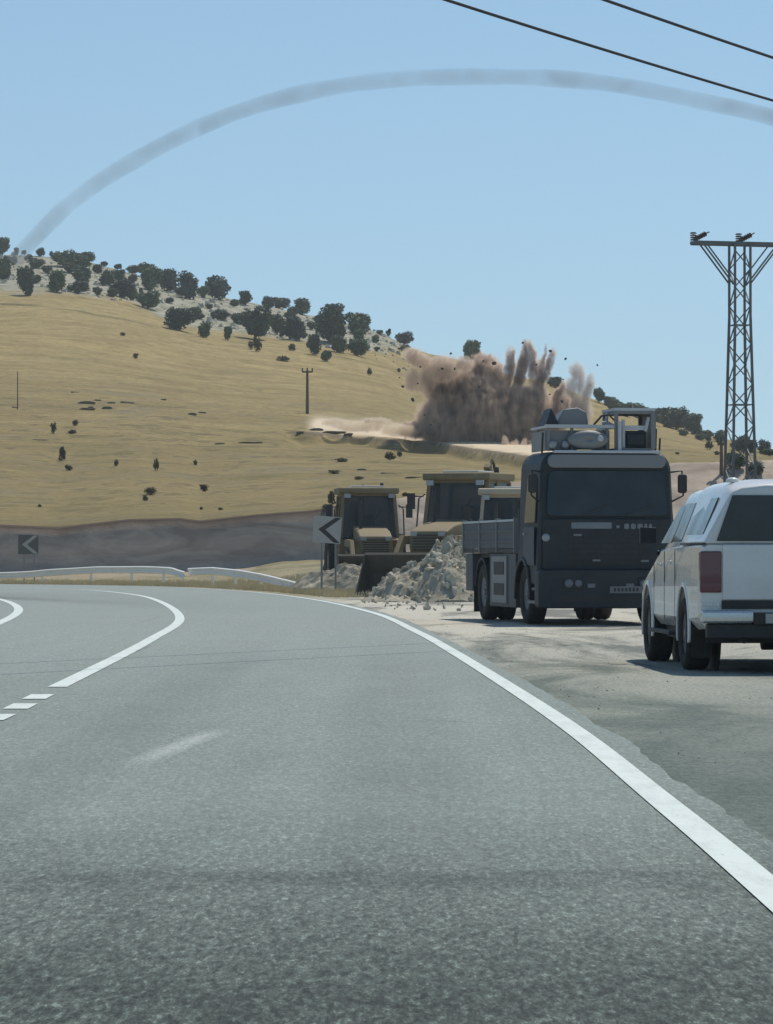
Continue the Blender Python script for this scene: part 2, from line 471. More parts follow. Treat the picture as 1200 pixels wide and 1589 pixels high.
def build_terrain():
    us = np.concatenate([np.linspace(-4200, -360, 50), np.arange(-320, 1521, 4), np.linspace(1560, 5400, 50)])
    ys = np.concatenate([np.arange(-80, 60, 5), np.arange(60, 170, 2), np.arange(170, 202, 0.35), np.arange(202, 300, 0.7),
                         np.arange(300, 700, 2.2), np.arange(700, 1400, 40), [1400, 1700, 2000]])
    U, Y = np.meshgrid(us, ys)
    X = (U - 600) / F * np.maximum(Y, 60)
    off = 2.0 * fbm(X * 0.08, X * 0.0 + 3.3, 3, 11)
    Y = Y + off * sst((Y - 172) / 14) * sst((222 - Y) / 24)
    Z = height(X, Y)
    nr, nc = U.shape
    co = np.stack([X, Y, Z], -1).reshape(-1, 3)
    i = np.arange((nr - 1) * (nc - 1)); r = i // (nc - 1); c = i % (nc - 1)
    a = r * nc + c
    q = np.stack([a, a + 1, a + nc + 1, a + nc], -1)
    me = bpy.data.meshes.new('ground')
    me.vertices.add(len(co)); me.vertices.foreach_set('co', co.ravel().astype(np.float32))
    me.loops.add(q.size); me.loops.foreach_set('vertex_index', q.ravel().astype(np.int32))
    me.polygons.add(len(q)); me.polygons.foreach_set('loop_start', np.arange(0, q.size, 4, dtype=np.int32))
    me.polygons.foreach_set('loop_total', np.full(len(q), 4, np.int32))
    me.polygons.foreach_set('use_smooth', np.ones(len(q), bool))
    me.update(); me.validate()
    # where the ground is of another kind: limestone at the ridge, cut earth, fresh spoil
    ysm = np.maximum(Y, 60)
    V = HY - (Z - CH) / ysm * F
    rockb = ip(U, [(-300, 440), (0, 455), (100, 456), (200, 468), (260, 502), (400, 524), (500, 538), (575, 548), (640, 545), (760, 560), (1300, 700)])
    rock = np.clip((rockb - V) / 8 + fbm(X * 0.15, Y * 0.05, 3, 61) * 1.2, 0, 1) * (Y > 250)
    w = ip(U, WCUT)
    yc = YC + 2.0 * fbm(X * 0.08, X * 0.0 + 3.3, 3, 11)
    cut = ((Y > yc - 3) & (Y < yc + w + 0.5)).astype(float)
    cut = np.maximum(cut, 0.6 * ((Y > 176) & (Y < yc) & (U < 400)))
    cut = np.maximum(cut, 0.75 * sst((U - 980) / 60) * ((Y > yc) & (Y < yc + w + 1)))
    sc = ip(U, SCARP)
    sp = np.exp(-((V - (sc - 12)) / 11) ** 2) * sst((U - 470) / 30) * sst((900 - U) / 30) * (Y > 192)
    sp = np.clip(sp * (1.5 + 0.8 * fbm(X * 0.6, Y * 0.3, 3, 71)), 0, 1)
    scar = ((V - sc > -1) & (V - sc < 5)).astype(float) * sst((U - 440) / 20) * sst((880 - U) / 20) * (Y > 192)
    ztp = CH + (HY - ip(U, VTOP)) / F * (yc + w)
    soil = ((Y > yc) & (Y < yc + w + 2.2) & (Z > ztp - 0.30)).astype(float) * sst((540 - U) / 40)
    for nm, arr in (('soil', soil), ('rock', rock), ('cut', cut), ('spoil', sp), ('scar', scar)):
        at = me.attributes.new(nm, 'FLOAT', 'POINT'); at.data.foreach_set('value', arr.ravel().astype(np.float32))
    o = bpy.data.objects.new('ground', me); COL.objects.link(o)
    tag(o, kind='structure')
    # material
    m, nt, b = NT('dry_hill_ground')
    P = N(nt, "ShaderNodeTexCoord").outputs['Object']
    sep = N(nt, "ShaderNodeSeparateXYZ"); L(nt, P, sep.inputs[0])
    def attr(n): k = N(nt, "ShaderNodeAttribute"); k.attribute_name = n; return k.outputs['Fac']
    streak = noise_n(nt, mapping(nt, P, (0.045, 0.13, 0.35)), 1.0, 8, 0.68, 0.5)
    mott = noise_n(nt, mapping(nt, P, (0.5, 0.22, 0.8)), 1.0, 7, 0.7)
    fine = noise_n(nt, P, 1.6, 6, 0.75)
    grass = mix(nt, ramp(nt, streak, [(0.36, 0.0), (0.62, 1.0)]), (0.245, 0.188, 0.082), (0.350, 0.270, 0.122))
    # terracettes: thin bare darker lines along the contour
    wav = noise_n(nt, mapping(nt, P, (0.10, 0.22, 1.6)), 1.0, 5, 0.62, 0.8)
    tl = math_n(nt, 'SUBTRACT', 1.0, math_n(nt, 'MULTIPLY', math_n(nt, 'ABSOLUTE', math_n(nt, 'SUBTRACT', wav, 0.5)), 13.0), clamp=True)
    low = ramp(nt, math_n(nt, 'DIVIDE', sep.outputs['Y'], 700.0), [(0.42, 1.0), (0.60, 0.10)])
    tl = math_n(nt, 'MULTIPLY', tl, math_n(nt, 'MULTIPLY', ramp(nt, mott, [(0.50, 0.0), (0.56, 1.0)]), low))
    grass = mix(nt, tl, grass, (0.10, 0.080, 0.045))
    bare = noise_n(nt, mapping(nt, P, (0.10, 0.12, 0.9), (5, 2, 1)), 1.0, 7, 0.72, 0.8)
    grass = mix(nt, math_n(nt, 'MULTIPLY', ramp(nt, bare, [(0.52, 0.0), (0.66, 0.6)]), low), grass, (0.20, 0.185, 0.15))
    grass = mix(nt, math_n(nt, 'MULTIPLY', ramp(nt, bare, [(0.36, 0.8), (0.45, 0.0)]), low), grass, (0.115, 0.105, 0.05))
    grass = mix(nt, 0.5, grass, mix(nt, 1.0, grass, ramp(nt, mott, [(0.34, 0.55), (0.66, 1.35)]), 'MULTIPLY'))
    grass = mix(nt, 0.45, grass, mix(nt, 1.0, grass, ramp(nt, fine, [(0.3, 0.4), (0.7, 1.6)]), 'MULTIPLY'))
    # lower slope a little greyer with thinner grass
    lowz = ramp(nt, math_n(nt, 'DIVIDE', math_n(nt, 'ADD', sep.outputs['Z'], math_n(nt, 'MULTIPLY', streak, 8.0)), 40.0), [(0.15, 1.0), (0.75, 0.0)])
    grass = mix(nt, math_n(nt, 'MULTIPLY', lowz, 0.60), grass, (0.165, 0.134, 0.060))
    rockc = mix(nt, ramp(nt, mott, [(0.40, 0.0), (0.58, 1.0)]), (0.20, 0.20, 0.13), (0.36, 0.34, 0.27))
    c = mix(nt, attr('rock'), grass, rockc)
    earth = mix(nt, ramp(nt, noise_n(nt, mapping(nt, P, (0.25, 0.4, 0.9)), 1.0, 8, 0.65, 0.8), [(0.35, 0.0), (0.65, 1.0)]), (0.29, 0.235, 0.19), (0.50, 0.41, 0.325))
    c = mix(nt, attr('cut'), c, earth)
    c = mix(nt, attr('soil'), c, (0.075, 0.052, 0.038))
    c = mix(nt, attr('spoil'), c, (0.66, 0.54, 0.39))
    c = mix(nt, math_n(nt, 'MULTIPLY', attr('scar'), 0.7), c, (0.09, 0.07, 0.05))
    # roadside: grey gravel shoulder near, pale dusty hardcore farther, dry verge at the bend
    gn = noise_n(nt, mapping(nt, P, (0.45, 0.10, 1)), 1.0, 7, 0.7, 0.7)
    gf = noise_n(nt, mapping(nt, P, (1, .25, 1)), 26, 6, 0.8)
    gravel = mix(nt, ramp(nt, gn, [(0.38, 0.0), (0.62, 1.0)]), (0.118, 0.148, 0.130), (0.188, 0.218, 0.196))
    sand = mix(nt, ramp(nt, gn, [(0.40, 0.0), (0.52, 1.0)]), (0.20, 0.20, 0.175), (0.50, 0.475, 0.40))
    fd = math_n(nt, 'ADD', sep.outputs['Y'], math_n(nt, 'MULTIPLY', gn, 26.0))
    gravel = mix(nt, ramp(nt, math_n(nt, 'DIVIDE', fd, 100.0), [(0.34, 0.0), (0.72, 1.0)]), gravel, sand)
    verge = mix(nt, ramp(nt, mott, [(0.4, 0.0), (0.6, 1.0)]), (0.20, 0.185, 0.110), (0.32, 0.275, 0.175))
    vf = math_n(nt, 'ADD', sep.outputs['Y'], math_n(nt, 'ADD', math_n(nt, 'MULTIPLY', mott, 10.0), math_n(nt, 'MULTIPLY', sep.outputs['X'], -2.0)))
    gravel = mix(nt, ramp(nt, math_n(nt, 'DIVIDE', vf, 200.0), [(0.52, 0.0), (0.60, 1.0)]), gravel, verge)
    gravel = mix(nt, 0.5, gravel, mix(nt, 1.0, gravel, ramp(nt, gf, [(0.3, 0.25), (0.7, 1.75)]), 'MULTIPLY'))
    near = ramp(nt, math_n(nt, 'DIVIDE', sep.outputs['Y'], 400.0), [(0.435, 1.0), (0.47, 0.0)])
    c = mix(nt, math_n(nt, 'MULTIPLY', near, math_n(nt, 'SUBTRACT', 1.0, attr('cut'))), c, gravel)
    L(nt, c, b.inputs['Base Color'])
    b.inputs['Roughness'].default_value = 0.95
    b.inputs['Specular IOR Level'].default_value = 0.12
    bump(nt, b, math_n(nt, 'ADD', math_n(nt, 'MULTIPLY', fine, 0.6), math_n(nt, 'MULTIPLY', gf, 0.12)), 0.5, 0.25)
    me.materials.append(m)
    return o
build_terrain()

# ------------------------------------------------------------------ road and markings
def catmull(pts, n=14):
    out = []
    P = [Vector((p[0], p[1], 0)) for p in pts]
    P = [P[0] * 2 - P[1]] + P + [P[-1] * 2 - P[-2]]
    for i in range(1, len(P) - 2):
        for k in range(n):
            t = k / n
            a, b, c, d = P[i - 1], P[i], P[i + 1], P[i + 2]
            out.append(0.5 * ((2 * b) + (c - a) * t + (2 * a - 5 * b + 4 * c - d) * t * t + (3 * b - a - 3 * c + d) * t ** 3))
    out.append(P[-2]); return out
def offs(pl, d):
    out = []
    for i, p in enumerate(pl):
        t = (pl[min(i + 1, len(pl) - 1)] - pl[max(i - 1, 0)]).normalized()
        out.append(p + Vector((t.y, -t.x, 0)) * d)
    return out
def ribbon(name, a, b, z, mat):
    n = min(len(a), len(b)); m = MB()
    vs = [(p.x, p.y, z) for p in a[:n]] + [(p.x, p.y, z) for p in b[:n]]
    m.add(vs, [(i, n + i, n + i + 1, i + 1) for i in range(n - 1)])
    o = m.build(name, mat); tag(o, kind='structure'); return o
RL = catmull([(1.37, -80), (1.37, -20), (1.37, 0), (1.37, 12.3), (1.345, 17.5), (1.30, 23.6), (1.15, 31.3), (.84, 44), (.48, 56), (-0.30, 75), (-2.2, 99.7), (-5, 122), (-9.1, 141), (-13.9, 151), (-20, 157.5), (-30, 163), (-45, 166), (-90, 168)])
CL = catmull([(-2.85, -80), (-2.85, 0), (-2.85, 12), (-2.9, 25.9), (-3.0, 31), (-3.4, 49.8), (-4.05, 68.2), (-6, 92.6), (-8.2, 112), (-11.5, 129), (-16, 137), (-24, 144), (-34, 149), (-50, 153), (-90, 155)])
LL = catmull([(-6.7, -80), (-6.7, 0), (-6.6, 12), (-6.4, 25), (-6.3, 36), (-6.4, 52), (-8.05, 76), (-10.7, 97), (-13.2, 109), (-16.5, 118), (-22, 126), (-30, 131), (-40, 134), (-55, 137), (-90, 138)])
_e = []
for _p, _q in zip(RL, offs(RL, 1.0)):
    _w = 0.24 + 0.05 * mnoise.noise(Vector((_p.x * .7, _p.y * .45, 1.3))) + 0.04 * mnoise.noise(Vector((_p.x * 4, _p.y * 2.3, 7.)))
    _e.append(_p.lerp(_q, _w))
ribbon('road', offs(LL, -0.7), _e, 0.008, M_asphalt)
ribbon('right_edge_line', offs(RL, -0.08), offs(RL, 0.075), 0.014, M_line)
ribbon('left_edge_line', offs(LL, -0.10), offs(LL, 0.10), 0.014, M_line)
solid = [p for p in CL if p.y > 31.0]
ribbon('centre_line', offs(solid, -0.09), offs(solid, 0.09), 0.014, M_line)
dm = MB()
def centre_x(y): return float(np.interp(y, [p.y for p in CL[:130]], [p.x for p in CL[:130]]))
for (a, b) in ((29.2, 30.2), (27.3, 28.3), (25.4, 26.4), (23.5, 24.5), (21.6, 22.6), (19.7, 20.7), (17.8, 18.8)):
    xa, xb = centre_x(a), centre_x(b)
    dm.add([(xa - .10, a, .014), (xa + .10, a, .014), (xb + .10, b, .014), (xb - .10, b, .014)], [(0, 1, 2, 3)])
tag(dm.build('centre_dashes', M_line), kind='structure')

# ------------------------------------------------------------------ guardrail
def w_profile(path, tops, hgt=0.31):
    """bent W-beam following path; tops = height of the top edge"""
    prof = [(0.0, 0.0), (0.055, -0.03), (0.055, -0.09), (0.0, -0.13), (0.0, -0.18), (0.055, -0.22), (0.055, -0.28), (0.0, -0.31)]
    prof = prof + [(x - 0.008, z) for x, z in reversed(prof)]
    m = MB(); secs = []
    for i, (p, zt) in enumerate(zip(path, tops)):
        t = (path[min(i + 1, len(path) - 1)] - path[max(i - 1, 0)]).normalized()
        nn = Vector((-t.y, t.x, 0))
        if nn.y > 0: nn = -nn
        secs.append([Vector((p.x, p.y, 0)) + nn * a + Vector((0, 0, zt + b)) for a, b in prof])
    m.loft(secs); return m
def rail_path(ctrl):
    P = catmull([(c[0], c[1]) for c in ctrl], 8)
    zs = np.interp(np.linspace(0, len(ctrl) - 1, len(P)), range(len(ctrl)), [c[2] for c in ctrl])
    return P, list(zs)
def uD(u, D, v): return ((u - 600) * D / F, D, CH - (v - HY) * D / F)
def guardrail(ctrl, label, post_step=4.0, heights=None):
    t = empty('guardrail', (ctrl[0][0], ctrl[0][1], 0))
    tag(t, label, 'guardrail', 'guardrail sections along the bend')
    P, zs = rail_path(ctrl)
    off = Vector((ctrl[0][0], ctrl[0][1], 0))
    P2 = [p - off for p in P]
    w_profile(P2, zs).build('beam', M_galv, t)
    d = 0
    for i in range(1, len(P)):
        d += (P[i] - P[i - 1]).length
        if d >= post_step:
            d = 0
            p = P2[i]; m = MB(); zt = zs[i] - 0.03
            m.box(p.x - .06, p.x + .06, p.y + .09, p.y + .20, -0.3, zt)
            m.box(p.x - .05, p.x + .05, p.y + .0, p.y + .09, zt - .27, zt - 0.05)
            m.build('post', M_galv, t)
    return t
g1 = [(-62, 172, .55), (-40, 169.5, .55), (-27, 165.5, .55)] + [uD(0, 161, 888), uD(80, 158, 883), uD(150, 154.5, 879), uD(220, 150, 878.5), uD(262, 146.5, 880), uD(277, 145, 884), uD(287, 144, 887)]
guardrail(g1, 'long galvanised guardrail round the left bend, its right end bent down')
g2 = [uD(293, 144.5, 881.5), uD(330, 141, 880), uD(370, 137, 884), uD(405, 134, 890), uD(435, 131, 897), uD(460, 129, 903)]
guardrail(g2, 'short galvanised guardrail section sloping down into the verge left of the chevron sign', 3.4)

# ------------------------------------------------------------------ chevron signs
def chevron(name, label, u, v, s, w, h, matb, matc, rz=0.0, tilt=0.0, zbase=0.0, extra=False):
    D = F / s; x = (u - 600) / s; zc = CH + (HY - v) / s
    t = empty(name, (x, D, zbase), rz)
    tag(t, label, 'road sign')
    zc -= zbase
    Mx = Matrix.Translation((0, -0.05, zc)) @ Matrix.Rotation(tilt, 4, 'Y')
    m = MB(); m.box(-w / 2, w / 2, -0.012, 0.012, -h / 2, h / 2, Mx)
    m.build('panel', matb, t)
    # arrow head pointing left
    a = w * 0.30; th = w * 0.26
    pts = [(a * 0.9, h * 0.47), (-a * 1.05, 0), (a * 0.9, -h * 0.47), (a * 0.9 + th, -h * 0.47), (-a * 1.05 + th, 0), (a * 0.9 + th, h * 0.47)]
    pts = [(min(px, w / 2 - .01), pz) for px, pz in pts]
    m = MB()
    m.add([Mx @ Vector((px, -0.016, pz)) for px, pz in pts] + [Mx @ Vector((px, -0.0125, pz)) for px, pz in pts],
          [(0, 1, 4, 5), (1, 2, 3, 4), (6, 11, 10, 7), (7, 10, 9, 8)] + [((i + 1) % 6, i, 6 + i, 6 + (i + 1) % 6) for i in range(6)])
    m.build('chevron', matc, t)
    for px in (-w * .2, w * .3):
        m = MB(); m.tube([(px, 0, -0.2), (px, 0, zc + h * .45)], 0.035, 10); m.build('post', M_steel, t)
    m = MB(); m.bar((-w * .25, -.02, zc + h * .25), (w * .35, -.02, zc + h * .25), .04); m.build('bracket', M_steel, t)
    return t
chevron('chevron_sign', 'white square sign with black left-pointing chevron, tilted on two posts beside the rubble', 508, 822, 46, 0.95, 0.90, M_signwhite, M_signblack, R(-6), R(4))
chevron('chevron_sign', 'faded dark sign with pale left-pointing chevron behind the long guardrail at far left', 44, 845, 33, 0.95, 0.92, M_signgrey, M_signpale, R(5), 0)

# ------------------------------------------------------------------ vehicles: shared wheel
def wheel(parent, c, r, w, rimr=None, rim_mat=None, side=1):
    """wheel about the x axis at c; side = +1 when the outside faces +x"""
    rimr = rimr or r * 0.58
    m = MB(); h = w / 2
    m.lathe([(rimr, -h * .8), (r * .86, -h), (r * .97, -h * .86), (r, -h * .5), (r * .985, -h * .1), (r * .985, h * .1), (r, h * .5), (r * .97, h * .86), (r * .86, h), (rimr, h * .8)], c, 'x', 36)
    root = m.build('wheel', M_rubber, parent, smooth=True)
    m = MB(); s = side
    m.lathe([(rimr * 1.01, -h * .75), (rimr * 1.01, h * .75), (rimr * .92, h * .75), (rimr * .85, h * .35 * s), (.05, h * .35 * s), (.05, -h * .2), (rimr * .8, -h * .4)], c, 'x', 28)
    for k in range(6):
        a = k * math.pi / 3
        cc = Vector(c) + Vector((s * h * .42, math.cos(a) * rimr * .5, math.sin(a) * rimr * .5))
        m.tube([cc - Vector((.03, 0, 0)), cc + Vector((.03, 0, 0))], rimr * .07, 8)
    m.tube([Vector(c) + Vector((s * h * .2, 0, 0)), Vector(c) + Vector((s * h * .8, 0, 0))], rimr * .22, 14)
    m.build('rim', rim_mat or M_steel, root, smooth=True)
    return root

# ------------------------------------------------------------------ white pickup (local: +y forward, origin under the rear)
def pickup():
    D = 36.0; xl = 3.22
    yaw = R(2.6)
    c, s_ = math.cos(yaw), math.sin(yaw)
    t = empty('pickup_truck', (xl + 0.95 * c, D + 0.95 * s_, 0.0), yaw)
    tag(t, 'white pickup truck with hardtop canopy, seen from behind at the right edge', 'pickup truck')
    # lower body, lofted front to back (half-section mirrored)
    def sec(y, zb, zt, w, wt, cr=0.06, crown=0.0):
        half = [(w * .90, zb), (w, zb + .12), (w * 1.0, (zb + zt) / 2), (w * .985, zt - .22), (wt, zt - .03), (wt - .05, zt), (wt * .5, zt + crown)]
        return [Vector((x, y, z)) for x, z in half] + [Vector((-x, y, z)) for x, z in reversed(half)]
    body = MB()
    body.loft([sec(0.02, .50, 1.33, .915, .88), sec(0.12, .46, 1.35, .935, .90), sec(.6, .44, 1.35, .95, .90), sec(1.9, .44, 1.34, .945, .89), sec(3.6, .44, 1.30, .945, .88, crown=.01),
               sec(3.95, .44, 1.26, .945, .86, crown=.03), sec(4.5, .44, 1.20, .945, .82, crown=.05), sec(5.0, .46, 1.12, .93, .78, crown=.04), sec(5.22, .50, 1.02, .86, .72, crown=.03), sec(5.30, .52, .90, .80, .68)])
    b = body.build('body', M_white, t)
    cut = []
    for yy in (1.20, 4.35):
        for sx in (-1, 1):
            m = MB(); m.tube([(sx * .62, yy, .42), (sx * 1.2, yy, .42)], .49, 32); cut.append(m.build('cutter', M_black, t))
    boolean_cut(b, cut)
    m = b.modifiers.new('bevel', 'BEVEL'); m.width = .02; m.segments = 2; m.limit_method = 'ANGLE'; m.angle_limit = R(40)
    for yy in (1.20, 4.35):
        for sx in (-1, 1):
            f = MB(); f.lathe([(.475, 0), (.52, 0), (.51, sx * .025), (.475, sx * .03)], (sx * .93, yy, .42), 'x', 40)
            f.v = [(x, y, max(z, .30)) for x, y, z in f.v]
            f.build('fender_flare', M_white, t, smooth=True)
            f = MB(); f.lathe([(.05, 0), (.48, 0), (.48, sx * .02), (.05, sx * .02)], (sx * .60, yy, .42), 'x', 24); f.build('wheel_well', M_black, t)
    # chassis
    m = MB(); m.box(-.78, .78, .5, 4.9, .30, .50); m.box(-.6, .6, .06, .5, .42, .52)
    m.tube([(-.6, 1.2, .40), (.6, 1.2, .40)], .06, 10); m.tube([(-.1, 1.2, .36), (.1, 1.2, .36)], .15, 12)
    m.tube([(-.45, .1, .34), (-.45, 2.5, .36)], .035, 8); m.build('chassis', M_black, t)
    # canopy and cab share one glasshouse of sloping sides
    def gs(y, zb, zt, wb, wt):
        half = [(wb, zb), (wt + .03, zt - .12), (wt - .02, zt - .04), (wt - .12, zt), (wt * .4, zt + .03)]
        return [Vector((x, y, z)) for x, z in half] + [Vector((-x, y, z)) for x, z in reversed(half)]
    m = MB(); m.loft([gs(.03, 1.34, 1.92, .885, .60), gs(.25, 1.34, 1.985, .89, .62), gs(.9, 1.34, 2.0, .89, .64), gs(1.86, 1.33, 1.99, .89, .65)])
    m.build('canopy', M_white, t, bevel=.03)
    m = MB(); m.loft([gs(1.92, 1.31, 1.96, .88, .64), gs(3.0, 1.29, 1.95, .88, .64), gs(3.35, 1.28, 1.91, .87, .62), gs(4.02, 1.26, 1.30, .85, .80)])
    m.build('cab', M_white, t, bevel=.03)
    def lerp(a, b, k): return a + (b - a) * k
    # rear canopy window, inset frame
    def rp(sx, k, dx=0.0, dy=-.012):
        w = lerp(.885, .63, k) - dx
        return Vector((sx * w, lerp(.03, .03, k) + dy, lerp(1.34, 1.80, k)))
    m = MB()
    o_ = [(-.75, .013, 1.37), (.75, .013, 1.37), (.585, .013, 1.845), (-.585, .013, 1.845)]
    m.add([Vector(p) for p in o_] + [Vector((p[0], .026, p[2])) for p in o_], [(0, 1, 2, 3), (7, 6, 5, 4), (0, 4, 5, 1), (1, 5, 6, 2), (2, 6, 7, 3), (3, 7, 4, 0)])
    m.build('rear_window', M_glass, t, bevel=.004)
    m = MB(); m.box(-.06, .06, -.02, .012, 1.375, 1.40); m.build('canopy_handle', M_black, t)
    # side windows lie 6 mm proud of the sloping sides
    def sidepane(name, y0, y1, k0, k1, wb, wt, zb, zt, sx, mat, y1t=None):
        def p(y, k): return Vector((sx * (lerp(wb, wt + .03, k) + .006), y, lerp(zb, zt - .12, k)))
        y1t = y1 if y1t is None else y1t
        q = [p(y0, k0), p(y1, k0), p(y1t, k1), p(y0, k1)]
        m = MB(); m.add(q + [v - Vector((sx * .012, 0, 0)) for v in q], [(0, 1, 2, 3), (7, 6, 5, 4), (0, 4, 5, 1), (1, 5, 6, 2), (2, 6, 7, 3), (3, 7, 4, 0)])
        return m.build(name, mat, t)
    for sx in (-1, 1):
        sidepane('side_window', .35, 1.7, .20, .92, .89, .635, 1.34, 1.99, sx, M_glass_side)
        sidepane('side_window', 2.02, 2.75, .12, .92, .88, .64, 1.31, 1.96, sx, M_glass_side)
        sidepane('side_window', 2.85, 3.75, .12, .92, .88, .64, 1.30, 1.94, sx, M_glass_side, 3.28)
        m = MB(); m.loft([[Vector((sx * (.93 + a), 3.62 + b, 1.36 + c)) for a, b, c in ((0, 0, 0), (.02, .1, 0), (.02, .1, .16), (0, 0, .18))],
                          [Vector((sx * (1.12 + a), 3.60 + b, 1.36 + c)) for a, b, c in ((0, 0, 0), (.0, .08, 0), (.0, .08, .17), (0, 0, .19))]])
        m.build('wing_mirror', M_black, t, bevel=.01)
        for yy, zz in ((2.2, 1.12), (3.1, 1.10)): MB().box(sx * .952 - .01, sx * .952 + .01, yy, yy + .22, zz, zz + .04).build('door_handle', M_chrome, t, bevel=.005)
        m = MB(); m.box(min(sx * .93, sx * 1.02), max(sx * .93, sx * 1.02), 1.85, 3.7, .36, .40); m.build('side_step', M_black, t, bevel=.01)
        # tail lamp with dark red, wraps the corner
        m = MB(); x0, x1 = sorted((sx * .70, sx * .925)); m.box(x0, x1, -.004, .12, .835, 1.265)
        lamp = m.build('tail_lamp', M_red, t, bevel=.015)
        m = MB(); x0, x1 = sorted((sx * .715, sx * .905)); m.box(x0, x1, -.010, 0, .86, .93); m.build('lamp_lens', M_lens if False else M_red, lamp)
        m = MB(); x0, x1 = sorted((sx * .45, sx * .80)); m.box(x0, x1, 5.16, 5.26, .80, .94); m.build('headlight', M_lens, t, bevel=.02)
    for sx in (-1, 1):
        for yy in (1.89, 2.80, 3.74):
            x0, x1 = sorted((sx * .940, sx * .9475)); MB().box(x0, x1, yy, yy + .012, .52, 1.27).build('door_seam', M_black, t)
        x0, x1 = sorted((sx * .86, sx * .893)); MB().box(x0, x1, .04, 1.86, 1.337, 1.352).build('canopy_seal', M_black, t)
    # windscreen
    q = [Vector((-.74, 3.90, 1.36)), Vector((.74, 3.90, 1.36)), Vector((.56, 3.37, 1.865)), Vector((-.56, 3.37, 1.865))]
    n = (q[1] - q[0]).cross(q[2] - q[0]).normalized()
    if n.y < 0: n = -n
    m = MB(); m.add([v + n * .045 for v in q] + [v + n * .02 for v in q], [(0, 1, 2, 3), (7, 6, 5, 4), (0, 4, 5, 1), (1, 5, 6, 2), (2, 6, 7, 3), (3, 7, 4, 0)])
    m.build('windscreen', M_glass, t)
    # tailgate
    m = MB(); m.box(-.69, .69, -.012, .04, .76, 1.335); tg = m.build('tailgate', M_white, t, bevel=.015)
    m = MB(); m.box(-.13, .13, -.022, -.010, 1.15, 1.21); m.build('handle', M_black, tg, bevel=.005)
    m = MB(); m.box(-.70, .70, 0.0, .05, .665, .755); m.build('valance', M_black, t)
    # bumper with chrome corners
    for sx in (-1, 1):
        x0, x1 = sorted((sx * .38, sx * .92)); MB().box(x0, x1, -.12, .06, .52, .655).build('bumper_corner', M_chrome, t, bevel=.03)
    m = MB(); m.box(-.385, .385, -.10, .05, .50, .63); m.box(-.86, .86, -.06, .10, .36, .515); m.build('bumper', M_black, t, bevel=.02)
    m = MB(); m.box(-.26, .26, -.115, -.103, .52, .62); m.build('number_plate', M_signwhite, t)
    # blurred badge at the lower left of the tailgate side
    m = MB()
    for k in range(6): m.box(-.915 + k * .032, -.893 + k * .032, -.010, .0, .70, .725)
    m.build('badge', M_chrome, t)
    # roof beacon stub
    m = MB(); m.lathe([(0.001, 0), (.075, 0), (.07, .03), (.04, .05), (.001, .055)], (-.52, .45, 1.985), 'z', 16); m.build('roof_lamp', M_white, t, smooth=True)
    for sx in (-1, 1):
        for yy in (1.20, 4.35): wheel(t, (sx * .82, yy, .39), .39, .27, .22, M_steel, sx)
    for sx in (-1, 1): MB().box(sx * .82 - .10, sx * .82 + .10, .66, .68, .14, .46).build('mud_flap', M_rubber, t)
    return t
pickup()

